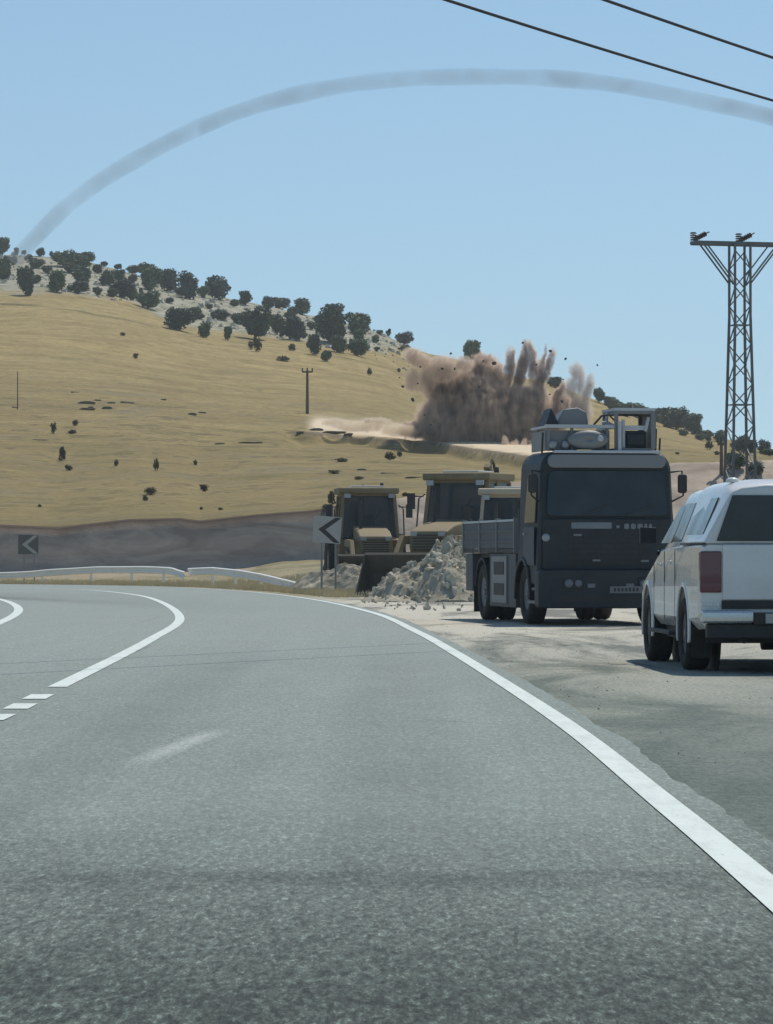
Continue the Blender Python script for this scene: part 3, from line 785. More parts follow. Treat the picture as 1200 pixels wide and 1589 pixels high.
# ------------------------------------------------------------------ dark gendarmerie truck facing us (local: origin under the front, +y to its rear)
def rrect(x0, x1, z0, z1, r, n=5, rb=None):
    rb = r if rb is None else rb
    pts = []
    for cx, cz, a0, rr in ((x1 - r, z1 - r, 0, r), (x0 + r, z1 - r, 90, r), (x0 + rb, z0 + rb, 180, rb), (x1 - rb, z0 + rb, 270, rb)):
        for k in range(n + 1):
            a = R(a0 + 90 * k / n); pts.append((cx + rr * math.cos(a), cz + rr * math.sin(a)))
    return pts
def army_truck():
    yaw = R(9.3); c, s_ = math.cos(yaw), math.sin(yaw)
    t = empty('flatbed_truck', (2.68 + 1.27 * c, 61.4 + 1.27 * s_, 0), yaw)
    tag(t, 'dark navy armoured flatbed truck with roof equipment, parked facing us', 'truck')
    # cab
    def cs(y, x, z0, z1, tw, r=.30):
        out = []
        for px, pz in rrect(-x, x, z0, z1, r, 5, .05):
            k = max(0, (pz - 1.7) / (z1 - 1.7)); out.append(Vector((px * (1 - tw * k), y + .10 * k * (1 if y < .5 else 0), pz)))
        return out
    m = MB(); m.loft([cs(0.10, 1.22, .78, 3.04, .085), cs(.16, 1.27, .72, 3.08, .085), cs(1.9, 1.27, .72, 3.10, .085), cs(1.97, 1.24, .75, 3.06, .085)])
    cab = m.build('cab', M_navy, t)
    ct = []
    for sx in (-1, 1):
        m = MB(); m.tube([(sx * .8, 1.32, .52), (sx * 1.6, 1.32, .52)], .64, 32); ct.append(m.build('cutter', M_black, t))
    boolean_cut(cab, ct)
    mo = cab.modifiers.new('bevel', 'BEVEL'); mo.width = .025; mo.segments = 2; mo.limit_method = 'ANGLE'; mo.angle_limit = R(40)
    # windscreen surround and glass
    def panel(name, poly, y, mat, th=.02, bev=.006, lean=True, par=None):
        m = MB(); f = []; g = []
        for px, pz in poly:
            k = max(0, (pz - 1.7) / 1.38) if lean else 0
            f.append(Vector((px * (1 - .085 * k), y + .10 * k, pz))); g.append(f[-1] + Vector((0, th, 0)))
        m.loft([f, g]); return m.build(name, mat, par or t, bevel=bev)
    panel('windscreen', rrect(-1.12, 1.12, 1.93, 2.74, .12), .075, M_glass)
    panel('sun_visor', rrect(-1.15, 1.15, 2.79, 3.03, .11), .01, M_steel, .10, .02)
    panel('roof_lip', rrect(-1.06, 1.06, 3.05, 3.10, .025), -.01, M_lightmetal, .14, .008)
    for x in (-.45, .35): MB().bar((x, .055, 1.96), (x + .5, .085, 2.14), .02).build('wiper', M_black, t)
    panel('emblem', [(-.07, 2.40), (.07, 2.40), (.035, 2.46), (-.035, 2.46)], .085, M_letter, .01, .002)
    for xx in (-.58, .58): MB().box(xx - .006, xx + .006, .058, .072, .99, 1.68).build('panel_gap', M_black, t)
    MB().box(-1.15, 1.15, .060, .072, 1.655, 1.668).build('panel_gap', M_black, t)
    panel('front_panel', rrect(-1.17, 1.17, .98, 1.88, .06), .07, M_navy, .04, .015, False)
    # blurred name band and lettering below the screen
    panel('name_band', rrect(-.66, .07, 1.71, 1.82, .015), .060, M_letter, .008, .001, False)
    m = MB()
    x = .30
    for wd in (.085, .085, .09, .05, .05):
        m.box(x, x + wd, .058, .068, 1.71, 1.79); m.box(x + wd * .3, x + wd * .7, .052, .058, 1.70, 1.80); x += wd + .035
    m.box(.16, .21, .058, .068, 1.72, 1.77)
    m.build('lettering', M_letter, t)
    for x0, z in ((-.62, 1.58), (-.28, 1.13), (.60, 1.12)): MB().box(x0, x0 + .14, .040, .072, z, z + .035).build('grab_handle', M_steel, t)
    m = MB()
    for z in (1.08, 1.18, 1.28, 1.38, 1.48): m.box(-.72, .72, .052, .066, z, z + .045)
    m.build('grille', M_black, t)
    # bumper
    m = MB(); m.prism(rrect(-1.30, 1.30, .30, .98, .08), -.16, .22); m.build('bumper', M_navy, t, bevel=.03)
    m = MB(); m.box(-.95, .95, -.172, -.155, .42, .52); m.build('bumper_slot', M_black, t)
    for sx in (-1, 1):
        x0, x1 = sorted((sx * .50, sx * .86))
        m = MB(); m.box(x0, x1, -.185, -.150, .64, .84); hl = m.build('headlight', M_black, t, bevel=.015)
        m = MB(); m.lathe([(.001, 0), (.075, 0), (.075, -.02), (.001, -.035)], (sx * .76, -.186, .74), 'y', 16); m.build('lens', M_plate, hl, smooth=True)
        m = MB(); m.lathe([(.001, 0), (.065, 0), (.065, -.02), (.001, -.03)], (sx * .59, -.186, .74), 'y', 16); m.build('lens', M_plate, hl, smooth=True)
        x0, x1 = sorted((sx * .28, sx * .42))
        m = MB(); m.box(x0, x1, -.180, -.155, .66, .74); m.build('fog_lamp', M_plate, t, bevel=.01)
        # marker lamp on the corner
        m = MB(); m.lathe([(.001, -.04), (.07, -.03), (.075, 0), (.001, 0)], (sx * 1.12, .068, 1.55), 'y', 14); m.build('indicator_lamp', M_lens, t, smooth=True)
        # mirrors on arms
        m = MB(); m.tube([(sx * 1.20, .25, 2.72), (sx * 1.36, .10, 2.74), (sx * 1.38, .08, 2.3), (sx * 1.22, .25, 2.2)], .018, 8)
        arm = m.build('mirror_arm', M_black, t)
        m = MB(); m.prism(rrect(sx * 1.36 - .08, sx * 1.36 + .08, 2.34, 2.68, .05), .02, .11); m.build('mirror', M_black, arm, bevel=.02)
        # door and side glass
        x = sx * 1.272
        m = MB(); x0, x1 = sorted((x, x + sx * .015)); m.box(x0, x1, .32, 1.25, 1.06, 1.74); dr = m.build('door', M_navy2, t, bevel=.006)
        m = MB(); x0, x1 = sorted((x + sx * .015, x + sx * .04)); m.box(x0, x1, 1.02, 1.18, 1.60, 1.64); m.build('handle', M_steel, dr)
        def sp(y, z):
            k = (z - 1.7) / 1.38; return Vector((sx * (1.272 * (1 - .085 * k) + .008), y, z))
        q = [sp(.34, 1.82), sp(1.24, 1.82), sp(1.24, 2.62), sp(.42, 2.62)]
        m = MB(); m.add(q + [v - Vector((sx * .02, 0, 0)) for v in q], [(0, 1, 2, 3), (7, 6, 5, 4), (0, 4, 5, 1), (1, 5, 6, 2), (2, 6, 7, 3), (3, 7, 4, 0)])
        m.build('side_window', M_glass_side, t)
        m = MB(); x0, x1 = sorted((sx * 1.02, sx * 1.26)); m.box(x0, x1, .35, .95, .38, .43); m.build('step', M_steel, t); MB().box(x0, x1, .35, .95, .62, .66).build('step', M_steel, t)
        # wheel arch lip
        m = MB(); m.lathe([(.62, 0), (.69, 0), (.69, sx * .05), (.62, sx * .05)], (sx * 1.26, 1.32, .52), 'x', 32)
        m.v = [(a, b, max(z_, .45)) for a, b, z_ in m.v]; m.build('fender', M_black, t, smooth=True)
    # plate
    m = MB(); m.box(-.02, .56, -.190, -.172, .57, .69); pl = m.build('number_plate', M_plate, t)
    m = MB()
    for k in range(7): m.box(.05 + k * .068, .09 + k * .068, -.194, -.1905, .60, .66)
    m.build('plate_characters', M_black, pl)
    # roof equipment: left rack with round housing, right cage
    m = MB()
    for x in (-1.04, -.62, .02): m.box(x, x + .05, .30, .35, 3.09, 3.50)
    m.box(-1.06, -.14, .36, .40, 3.12, 3.46); m.box(-.14, .10, .36, .40, 3.12, 3.46)
    m.box(-1.06, -1.02, .35, 1.6, 3.10, 3.45)
    rk = m.build('roof_rack', M_steel, t)
    m = MB(); m.box(-1.08, .22, .24, .36, 3.50, 3.56); m.box(-1.08, -1.0, .36, 1.6, 3.50, 3.54); m.box(.14, .22, .36, 1.6, 3.50, 3.54); m.build('top_rail', M_lightmetal, rk)
    m = MB(); m.lathe([(.001, -.06), (.16, -.06), (.30, -.03), (.33, .04), (.30, .16), (.001, .16)], (-.32, .18, 3.29), 'y', 28)
    m.v = [(-.32 + (a + .32) * 1.15, b, 3.29 + (z_ - 3.29) * .52) for a, b, z_ in m.v]
    dr = m.build('round_housing', M_steel, t, smooth=True)
    m = MB(); m.lathe([(.001, -.10), (.05, -.10), (.06, -.02), (.001, 0)], (-.12, .18, 3.31), 'y', 14); m.build('lens', M_lightmetal, dr, smooth=True)
    m = MB(); m.loft([[Vector((-.82, .6, 3.55)), Vector((-.22, .6, 3.55)), Vector((-.26, .6, 3.80)), Vector((-.42, .6, 3.88)), Vector((-.68, .6, 3.85))],
                      [Vector((-.72, 1.5, 3.55)), Vector((-.25, 1.5, 3.55)), Vector((-.30, 1.5, 3.76)), Vector((-.42, 1.5, 3.82)), Vector((-.62, 1.5, 3.80))]])
    m.build('hatch_shield', M_steel, t, bevel=.03)
    m = MB(); m.add([(-1.03, .5, 3.56), (-.78, .5, 3.56), (-.92, .55, 3.86), (-1.03, 1.2, 3.56), (-.78, 1.2, 3.56), (-.92, 1.15, 3.86)], [(0, 1, 2), (5, 4, 3), (0, 3, 4, 1), (1, 4, 5, 2), (2, 5, 3, 0)])
    m.build('side_shield', M_navy, t)
    m = MB(); m.tube([(.10, .8, 3.1), (.16, .8, 3.80)], .03, 8); m.tube([(.30, .6, 3.52), (.10, .6, 3.62), (.02, .62, 3.60)], .03, 8); m.build('antenna_bracket', M_lightmetal, t)
    m = MB()
    for x in (.20, .86):
        for y in (.25, 1.2): m.bar((x, y, 3.08), (x, y, 3.80), .06)
    for z in (3.12, 3.78):
        m.bar((.20, .25, z), (.86, .25, z), .05); m.bar((.20, 1.2, z), (.86, 1.2, z), .05); m.bar((.20, .25, z), (.20, 1.2, z), .05); m.bar((.86, .25, z), (.86, 1.2, z), .05)
    cg = m.build('cage_frame', M_steel, t)
    m = MB(); m.box(.16, .90, .20, 1.25, 3.81, 3.86); m.build('cage_roof', M_lightmetal, cg)
    m = MB(); m.box(.88, .93, .28, 1.18, 3.14, 3.76); m.build('cage_side', M_steel, cg)
    m = MB(); m.box(.36, .76, .32, .80, 3.14, 3.46); m.box(.40, .72, .26, .32, 3.20, 3.40); m.build('searchlight_box', M_navy, cg, bevel=.02)
    m = MB(); m.box(.34, .78, .30, .34, 3.47, 3.55); m.bar((.34, .30, 3.15), (.34, .30, 3.66), .05); m.bar((.74, .30, 3.45), (.80, .30, 3.70), .05); m.build('light_bracket', M_lightmetal, cg)
    m = MB(); m.box(.21, .27, .14, .20, 3.10, 3.62); m.build('post', M_lightmetal, cg)
    for k, (xx, yy, zz, ww) in enumerate(((-.95, .9, 3.12, .24), (-.60, 1.2, 3.12, .30), (.0, 1.1, 3.12, .2))):
        MB().box(xx, xx + ww, yy, yy + .3, zz, zz + .25 + .05 * k).build('equipment_box', M_navy2, t, bevel=.02)
    for xx, h_ in ((-1.12, .34), (-.88, .30), (.95, .42), (1.02, .25)):
        MB().tube([(xx, .4, 3.05), (xx + .02, .42, 3.08 + h_)], .018, 8).build('aerial', M_black, t)
    m = MB(); m.tube([(-.2, .3, 3.56), (-.05, .32, 3.72), (.08, .3, 3.74), (.20, .3, 3.62), (.24, .28, 3.4)], .02, 8); m.build('cable_loop', M_black, t)
    for xx in (-.95, -.72): MB().lathe([(.001, 0), (.07, 0), (.07, -.09), (.001, -.11)], (xx, .34, 3.20), 'y', 14).build('roof_lamp', M_lens, t, smooth=True)
    # chassis, deck, sides
    m = MB(); m.box(-.45, .45, .6, 7.0, .62, .85); m.box(-1.1, 1.1, 2.1, 7.1, 1.10, 1.28); m.tube([(-.9, 1.32, .54), (.9, 1.32, .54)], .08, 10); m.tube([(-.9, 5.4, .54), (.9, 5.4, .54)], .09, 10)
    m.tube([(0, 5.25, .52), (0, 5.6, .52)], .22, 14); m.build('chassis', M_black, t)
    m = MB(); m.box(-1.27, 1.27, 2.08, 7.2, 1.29, 1.36); m.build('deck', M_black, t)
    for sx in (-1, 1):
        for (y0, y1, mt) in ((2.12, 3.75, M_navy2), (3.80, 5.45, M_navy2), (5.50, 7.16, M_navy2)):
            m = MB(); x0, x1 = sorted((sx * 1.22, sx * 1.27)); m.box(x0, x1, y0, y1, 1.37, 1.86)
            for k in range(2):
                x2, x3 = sorted((sx * 1.27, sx * 1.285)); m.box(x2, x3, y0 + .05, y1 - .05, 1.46 + k * .2, 1.52 + k * .2)
            sd_ = m.build('drop_side', mt, t, bevel=.006)
            m = MB(); x2, x3 = sorted((sx * 1.20, sx * 1.29)); m.box(x2, x3, y0, y1, 1.861, 1.90); m.build('top_rail', M_lightmetal, sd_)
        for y in (2.09, 3.76, 5.46, 7.17):
            m = MB(); x0, x1 = sorted((sx * 1.20, sx * 1.295)); m.box(x0, x1, y - .02, y + .03, 1.30, 1.93); m.build('stake', M_steel, t)
        # side skirt lockers
        x0, x1 = sorted((sx * .90, sx * 1.25))
        m = MB(); m.box(x0, x1, 2.12, 2.78, .28, 1.27); m.build('locker', M_navy2, t, bevel=.015)
        m = MB(); m.box(x0, x1, 2.80, 4.60, .28, 1.27); lk = m.build('locker', M_navy2, t, bevel=.015)
        m = MB(); a, b = sorted((sx * 1.252, sx * 1.275)); m.box(a, b, 2.88, 4.3, .36, 1.22); m.build('locker_frame', M_steel, lk)
        m = MB(); a, b = sorted((sx * 1.276, sx * 1.284)); m.box(a, b, 3.1, 4.05, .88, 1.12); m.box(a, b, 3.1, 4.05, .50, .72); m.build('locker_vent', M_black, lk)
        m = MB(); m.box(x0, x1, 6.35, 7.05, .55, 1.27); m.build('locker', M_navy2, t, bevel=.015)
        # mudguard above the rear axle
        m = MB(); a, b = sorted((sx * .72, sx * 1.26)); 
        arc = [(5.4 + .66 * math.cos(R(q)), .54 + .66 * math.sin(R(q))) for q in range(10, 171, 16)]
        arc2 = [(5.4 + .62 * math.cos(R(q)), .54 + .62 * math.sin(R(q))) for q in range(170, 9, -16)]
        m.prism(arc + arc2, a, b, 'x'); m.build('mudguard', M_black, t)
        m = MB(); m.box(a, b, 6.13, 6.16, .15, .66); m.build('mud_flap', M_rubber, t)
    m = MB(); m.box(-1.2, 1.2, 7.12, 7.18, 1.37, 1.86); m.build('tailboard', M_navy2, t)
    m = MB(); m.box(-1.2, 1.2, 2.09, 2.14, 1.37, 2.1); m.build('headboard', M_navy2, t)
    for sx in (-1, 1):
        wheel(t, (sx * 1.08, 1.32, .54), .54, .33, .29, M_steel, sx)
        wheel(t, (sx * 1.10, 5.4, .54), .54, .28, .29, M_steel, sx)
        wheel(t, (sx * .78, 5.4, .54), .54, .28, .29, M_steel, sx)
    return t
army_truck()

# ------------------------------------------------------------------ backhoe loaders (local: +x forward)
def backhoe(label, loc, rz, scale, paintm, roofm, fold):
    t = empty('backhoe_loader', loc, rz, scale=scale)
    tag(t, label, 'digger', 'diggers behind the rubble heap')
    m = MB(); m.box(-1.5, 2.3, -.42, .42, .55, 1.0); m.tube([(1.9, -.8, .55), (1.9, .8, .55)], .09, 10); m.tube([(-.6, -.8, .8), (-.6, .8, .8)], .12, 10); m.build('chassis', M_black, t)
    m = MB(); m.prism([(.62, 1.0), (2.35, 1.0), (2.42, 1.15), (2.38, 1.52), (1.9, 1.66), (.62, 1.82)], -.46, .46, 'y'); bn = m.build('bonnet', paintm, t, bevel=.05)
    m = MB()
    for k in range(6): m.box(2.41, 2.425, -.36, .36, 1.08 + k * .065, 1.11 + k * .065)
    m.build('grille', M_black, bn)
    # cab: pillars, floor box, glass, roof
    m = MB(); m.prism([(-1.05, .95), (.62, .95), (.62, 1.42), (.30, 1.50), (-1.05, 1.50)], -.86, .86, 'y'); m.build('cab_base', paintm, t, bevel=.04)
    m = MB(); m.box(-1.04, .46, -.74, .74, 2.66, 2.72)
    cabf = m.build('cab_frame', paintm, t)
    for x0, x1 in ((-1.0, -1.02), (-.18, -.14), (.58, .42)):
        for sy in (-1, 1): MB().bar((x0, sy * .80, 1.48), (x1, sy * .72, 2.68), .09).build('pillar', paintm, cabf)
    m = MB()
    for sy in (-1, 1):
        for (a, b, c_, d) in ((-.95, -.24, -.97, -.20), (-.09, .52, -.10, .37)):
            q = [Vector((a, sy * .79, 1.52)), Vector((b, sy * .79, 1.52)), Vector((d, sy * .73, 2.68)), Vector((c_, sy * .73, 2.68))]
            m = MB(); m.add(q + [p - Vector((0, sy * .012, 0)) for p in q], [(0, 1, 2, 3), (7, 6, 5, 4), (0, 4, 5, 1), (1, 5, 6, 2), (2, 6, 7, 3), (3, 7, 4, 0)])
            m.build('side_window', M_machglass, cabf)
    for x0, x1, nm in ((.585, .435, 'windscreen'), (-1.01, -1.03, 'rear_window')):
        m = MB()
        q = [Vector((x0, -.74, 1.5)), Vector((x0, .74, 1.5)), Vector((x1, .68, 2.7)), Vector((x1, -.68, 2.7))]
        m.add(q + [p + Vector((.012, 0, 0)) for p in q], [(0, 1, 2, 3), (7, 6, 5, 4), (0, 4, 5, 1), (1, 5, 6, 2), (2, 6, 7, 3), (3, 7, 4, 0)])
        m.build(nm, M_machglass, cabf)
    m = MB(); m.box(-.55, -.35, -.25, .25, 1.5, 2.15); m.box(-.55, .0, -.25, .25, 1.5, 1.62); m.build('driver_seat', M_black, t, bevel=.04)
    m = MB(); m.prism(rrect(-1.14, .62, 2.72, 2.90, .07, 4), -.84, .84, 'y'); rf = m.build('roof', paintm, t, bevel=.03)
    MB().box(-.75, .30, -.45, .45, 2.90, 2.95).build('roof_hatch', roofm, rf, bevel=.015)
    m = MB(); m.lathe([(.001, .16), (.05, .15), (.06, .02), (.06, 0), (.001, 0)], (-.8, .5, 2.90), 'z', 12); m.build('beacon', M_black, rf, smooth=True)
    for sy in (-.62, .62):
        for x in (.63, -1.2): MB().box(x, x + .07, sy - .09, sy + .09, 2.60, 2.72).build('work_lamp', M_lens, rf)
    for sy in (-1, 1):
        MB().tube([(.60, sy * .90, 1.2), (.66, sy * .98, 1.4), (.52, sy * .96, 2.3), (.44, sy * .84, 2.4)], .02, 8).build('handrail', M_black, t)
        MB().box(2.36, 2.44, sy * .34 - .08, sy * .34 + .08, 1.40, 1.50).build('headlight', M_lens, t, bevel=.01)
    MB().bar((.60, -.1, 1.55), (.47, .35, 2.3), .025).build('wiper', M_black, t)
    m = MB(); m.tube([(1.25, -.3, 1.7), (1.25, -.3, 2.45), (1.20, -.3, 2.55)], .045, 10); m.build('exhaust_pipe', M_black, t)
    for sy in (-1, 1):
        m = MB(); m.bar((.5, sy * .85, 2.35), (.62, sy * 1.12, 2.35), .03); m.box(.58, .64, sy * 1.12 - .09, sy * 1.12 + .09, 2.05, 2.42)
        m.build('mirror', M_black, t)
    # loader arms and bucket in front
    for sy in (-1, 1):
        m = MB(); m.bar((.75, sy * .66, 1.35), (2.3, sy * .66, 1.32), .12, .2); m.bar((2.3, sy * .66, 1.34), (3.15, sy * .66, .45), .12, .2)
        m.bar((.9, sy * .66, 1.1), (2.2, sy * .66, .95), .09); m.build('loader_arm', paintm, t, bevel=.015)
    m = MB(); m.prism([(3.1, .12), (4.0, .06), (3.98, .12), (3.22, .20), (3.12, .55), (3.42, .98), (3.36, 1.03), (3.0, .62), (3.0, .2)], -1.15, 1.15, 'y')
    for sy in (-1.15, 1.12): m.prism([(3.1, .12), (4.0, .06), (3.4, 1.0), (3.02, .6)], sy, sy + .03, 'y')
    m.build('bucket', M_bucket, t)
    # backhoe at the rear, folded upright
    m = MB(); m.box(-1.85, -1.5, -1.05, 1.05, .75, .95); m.box(-1.8, -1.55, -.25, .25, .6, 1.2)
    for sy in (-1, 1): m.bar((-1.68, sy * .95, .9), (-1.72, sy * 1.2, .12), .14); m.box(-1.88, -1.52, sy * 1.2 - .16, sy * 1.2 + .16, .04, .10)
    m.build('stabiliser_frame', paintm, t)
    m = MB(); b1 = Vector((-1.8, 0, 1.05)); b2 = Vector((-2.2, 0, 1.9)); b3 = Vector((-1.65, 0, 2.35 + fold))
    m.bar(b1, b2, .2, .28); m.bar(b2, b3, .18, .24); bo = m.build('boom', paintm, t, bevel=.02)
    m = MB(); e1 = b3 + Vector((-.95, 0, -1.45)); m.bar(b3 + Vector((.15, 0, .22)), e1, .15, .2); m.build('dipper_arm', paintm, bo, bevel=.02)
    m = MB(); m.tube([b2 + Vector((-.25, 0, .1)), b3 + Vector((-.3, 0, .25)), b3 + Vector((-.05, .05, .34)), b3 + Vector((.2, .05, .1)), b2 + Vector((.2, 0, .2))], .035, 8); m.build('hydraulic_hose', M_black, bo)
    m = MB(); m.prism([(e1.x - .25, e1.z + .1), (e1.x + .15, e1.z + .1), (e1.x + .35, e1.z - .35), (e1.x + .05, e1.z - .6), (e1.x - .2, e1.z - .35)], -.3, .3, 'y'); m.build('digging_bucket', M_steel, bo)
    def w(x, y, r, wd):
        q = empty_wheel(t, (x, y, r), r, wd, 1 if y > 0 else -1)
    for sy in (-1, 1): w(-.6, sy * .88, .80, .44); w(1.9, sy * .82, .52, .32)
    return t
def empty_wheel(parent, c, r, wd, side):
    m = MB(); h = wd / 2; ri = r * .55
    m.lathe([(ri, -h * .8), (r * .85, -h), (r * .95, -h * .8), (r * .95, h * .8), (r * .85, h), (ri, h * .8)], c, 'y', 32)
    for k in range(20):
        a = 2 * math.pi * k / 20
        for s in (-1, 1):
            cc = Vector(c) + Vector((math.cos(a) * r * .97, s * h * .45, math.sin(a) * r * .97))
            Mx = Matrix.Translation(cc) @ Matrix.Rotation(-a, 4, 'Y') @ Matrix.Rotation(s * .5, 4, 'X')
            m.box(-r * .035, r * .035, -h * .5, h * .5, -.035, .035, Mx)
    o = m.build('wheel', M_rubber, parent)
    m = MB(); m.lathe([(ri * 1.01, -h * .7), (ri * 1.01, h * .7), (ri * .9, h * .7), (ri * .8, side * h * .2), (.05, side * h * .25), (.05, -side * h * .1), (ri * .8, -h * .3)], c, 'y', 24)
    m.build('rim', M_roofwhite, o, smooth=True)
    return o
def place(u, D): x = (u - 600) * D / F; return x, D, hz(x, D)
x, y, z = place(570, 124); backhoe('dusty backhoe loader directly behind the chevron sign, its white roof the lower one', (x, y, z - .05), R(276), 1.27, M_yellow, M_roofwhite, .30)
x, y, z = place(722, 111); backhoe('dusty yellow backhoe loader behind the rubble heap, between sign and dark truck', (x, y, z - .05), R(248), 1.36, M_yellow, M_roofwhite, .55)
x, y, z = place(796, 101); backhoe('pale tan backhoe loader half hidden behind the bed of the dark truck', (x, y, z - .05), R(262), 1.12, M_tan, M_roofwhite, .1)

# ------------------------------------------------------------------ rubble heap, rocks
def rock_mesh(name, seed, mat, sub=2, flat=.75, rough=.35):
    import bmesh
    bm = bmesh.new(); bmesh.ops.create_icosphere(bm, subdivisions=sub, radius=.5)
    rnd = random.Random(seed); o3 = Vector((rnd.random() * 50, rnd.random() * 50, rnd.random() * 50))
    planes = [(Vector((rnd.gauss(0, 1), rnd.gauss(0, 1), rnd.gauss(0, 1))).normalized(), .20 + rnd.random() * .2) for _ in range(12)]
    for v in bm.verts:
        v.co *= 1 + rough * mnoise.noise(v.co * 2.2 + o3)
        for n, d in planes:
            k = v.co.dot(n)
            if k > d: v.co -= n * (k - d) * .92
        v.co.z *= flat
    me = bpy.data.meshes.new(name); bm.to_mesh(me); bm.free(); me.materials.append(mat); return me
def mound(name, u, D, rx, ry, h, mat, seed, n=44):
    x0, y0, z0 = place(u, D); m = MB(); vs = []; fs = []
    for j in range(n + 1):
        for i in range(n + 1):
            a = -1 + 2 * i / n; b = -1 + 2 * j / n; r = math.sqrt(a * a + b * b)
            q = mnoise.fractal(Vector((a * 3.1 + seed, b * 3.1, seed * 2.)), .62, 2.1, 7)
            zz = h * (1 - min(1, r * (1 + .25 * mnoise.noise(Vector((a * 2, b * 2, seed))))) ** 2.0) ** .9 * (1 + .22 * q) + .16 * q * (1 - r) - .06
            if r > .97: zz = -.25
            vs.append((a * rx, b * ry, zz + hz(x0 + a * rx, y0 + b * ry) - z0 if zz > -.2 else zz + hz(x0 + a * rx, y0 + b * ry) - z0))
    for j in range(n):
        for i in range(n): k = j * (n + 1) + i; fs.append((k, k + 1, k + n + 2, k + n + 1))
    m.add(vs, fs); o = m.build(name, mat); o.location = (x0, y0, z0)
    return o
h1 = mound('earth_heap', 722, 96, 2.8, 3.0, 1.38, M_heap, 3, 80)
tag(h1, 'pale heap of broken rubble and earth left of the dark truck', 'rubble heap')
h2 = mound('earth_heap', 555, 119, 2.4, 1.6, .9, M_heap, 8)
tag(h2, 'low grey earth bank behind the foot of the chevron sign', 'earth bank')
h3 = mound('earth_heap', 630, 95, 1.3, 1.8, .30, M_heap, 5)
tag(h3, 'low flat spread of rubble at the left foot of the pale heap', 'rubble heap')
bpy.context.view_layer.update()
dg = bpy.context.evaluated_depsgraph_get()
def surf(x, y):
    r = scene.ray_cast(dg, Vector((x, y, 6)), Vector((0, 0, -1)))
    return r[1].z if r[0] else hz(x, y)
RM = [rock_mesh('rubble_rock', i, M_rock, 2, .62) for i in range(8)]
def rock(me, name, loc, s, label, cat, group, rnd):
    o = bpy.data.objects.new(name, me); COL.objects.link(o); o.location = loc
    o.rotation_euler = (rnd.random() * 6, rnd.random() * 6, rnd.random() * 6)
    o.scale = (s * (0.8 + .6 * rnd.random()), s, s * (0.7 + .4 * rnd.random()))
    return tag(o, label, cat, group)
rnd = random.Random(4)
hc = h1.location
for i in range(370):
    a = rnd.random() * 2 * math.pi; r = math.sqrt(rnd.random()) * .95
    x = hc.x + math.cos(a) * r * 2.75; y = hc.y + math.sin(a) * r * 2.6 - .3
    if y > hc.y + .8: continue
    s = .10 + .30 * rnd.random() ** 2.2
    rock(rnd.choice(RM), 'rubble_rock', (x, y, surf(x, y) + s * .12), s, 'pale angular rock lying on the rubble heap left of the dark truck', 'rock', 'rocks on the rubble heap', rnd)
for i in range(70):
    u = rnd.uniform(560, 735); D = rnd.uniform(78, 97); x = (u - 600) * D / F; s = .06 + .14 * rnd.random() ** 2
    xr = float(np.interp(D, [p.y for p in RL[:180]], [p.x for p in RL[:180]]))
    if x < xr + .8: continue
    rock(rnd.choice(RM), 'loose_stone', (x, D, surf(x, D) + s * .2), s, 'small loose stone on the dusty shoulder before the rubble heap', 'stone', 'stones strewn on the shoulder', rnd)
o = rock(rock_mesh('dark_rock', 77, M_rockdark), 'dark_rock', (-.55, 100.0, .06), .36, 'small dark rock at the road edge below the chevron sign', 'rock', None, rnd)

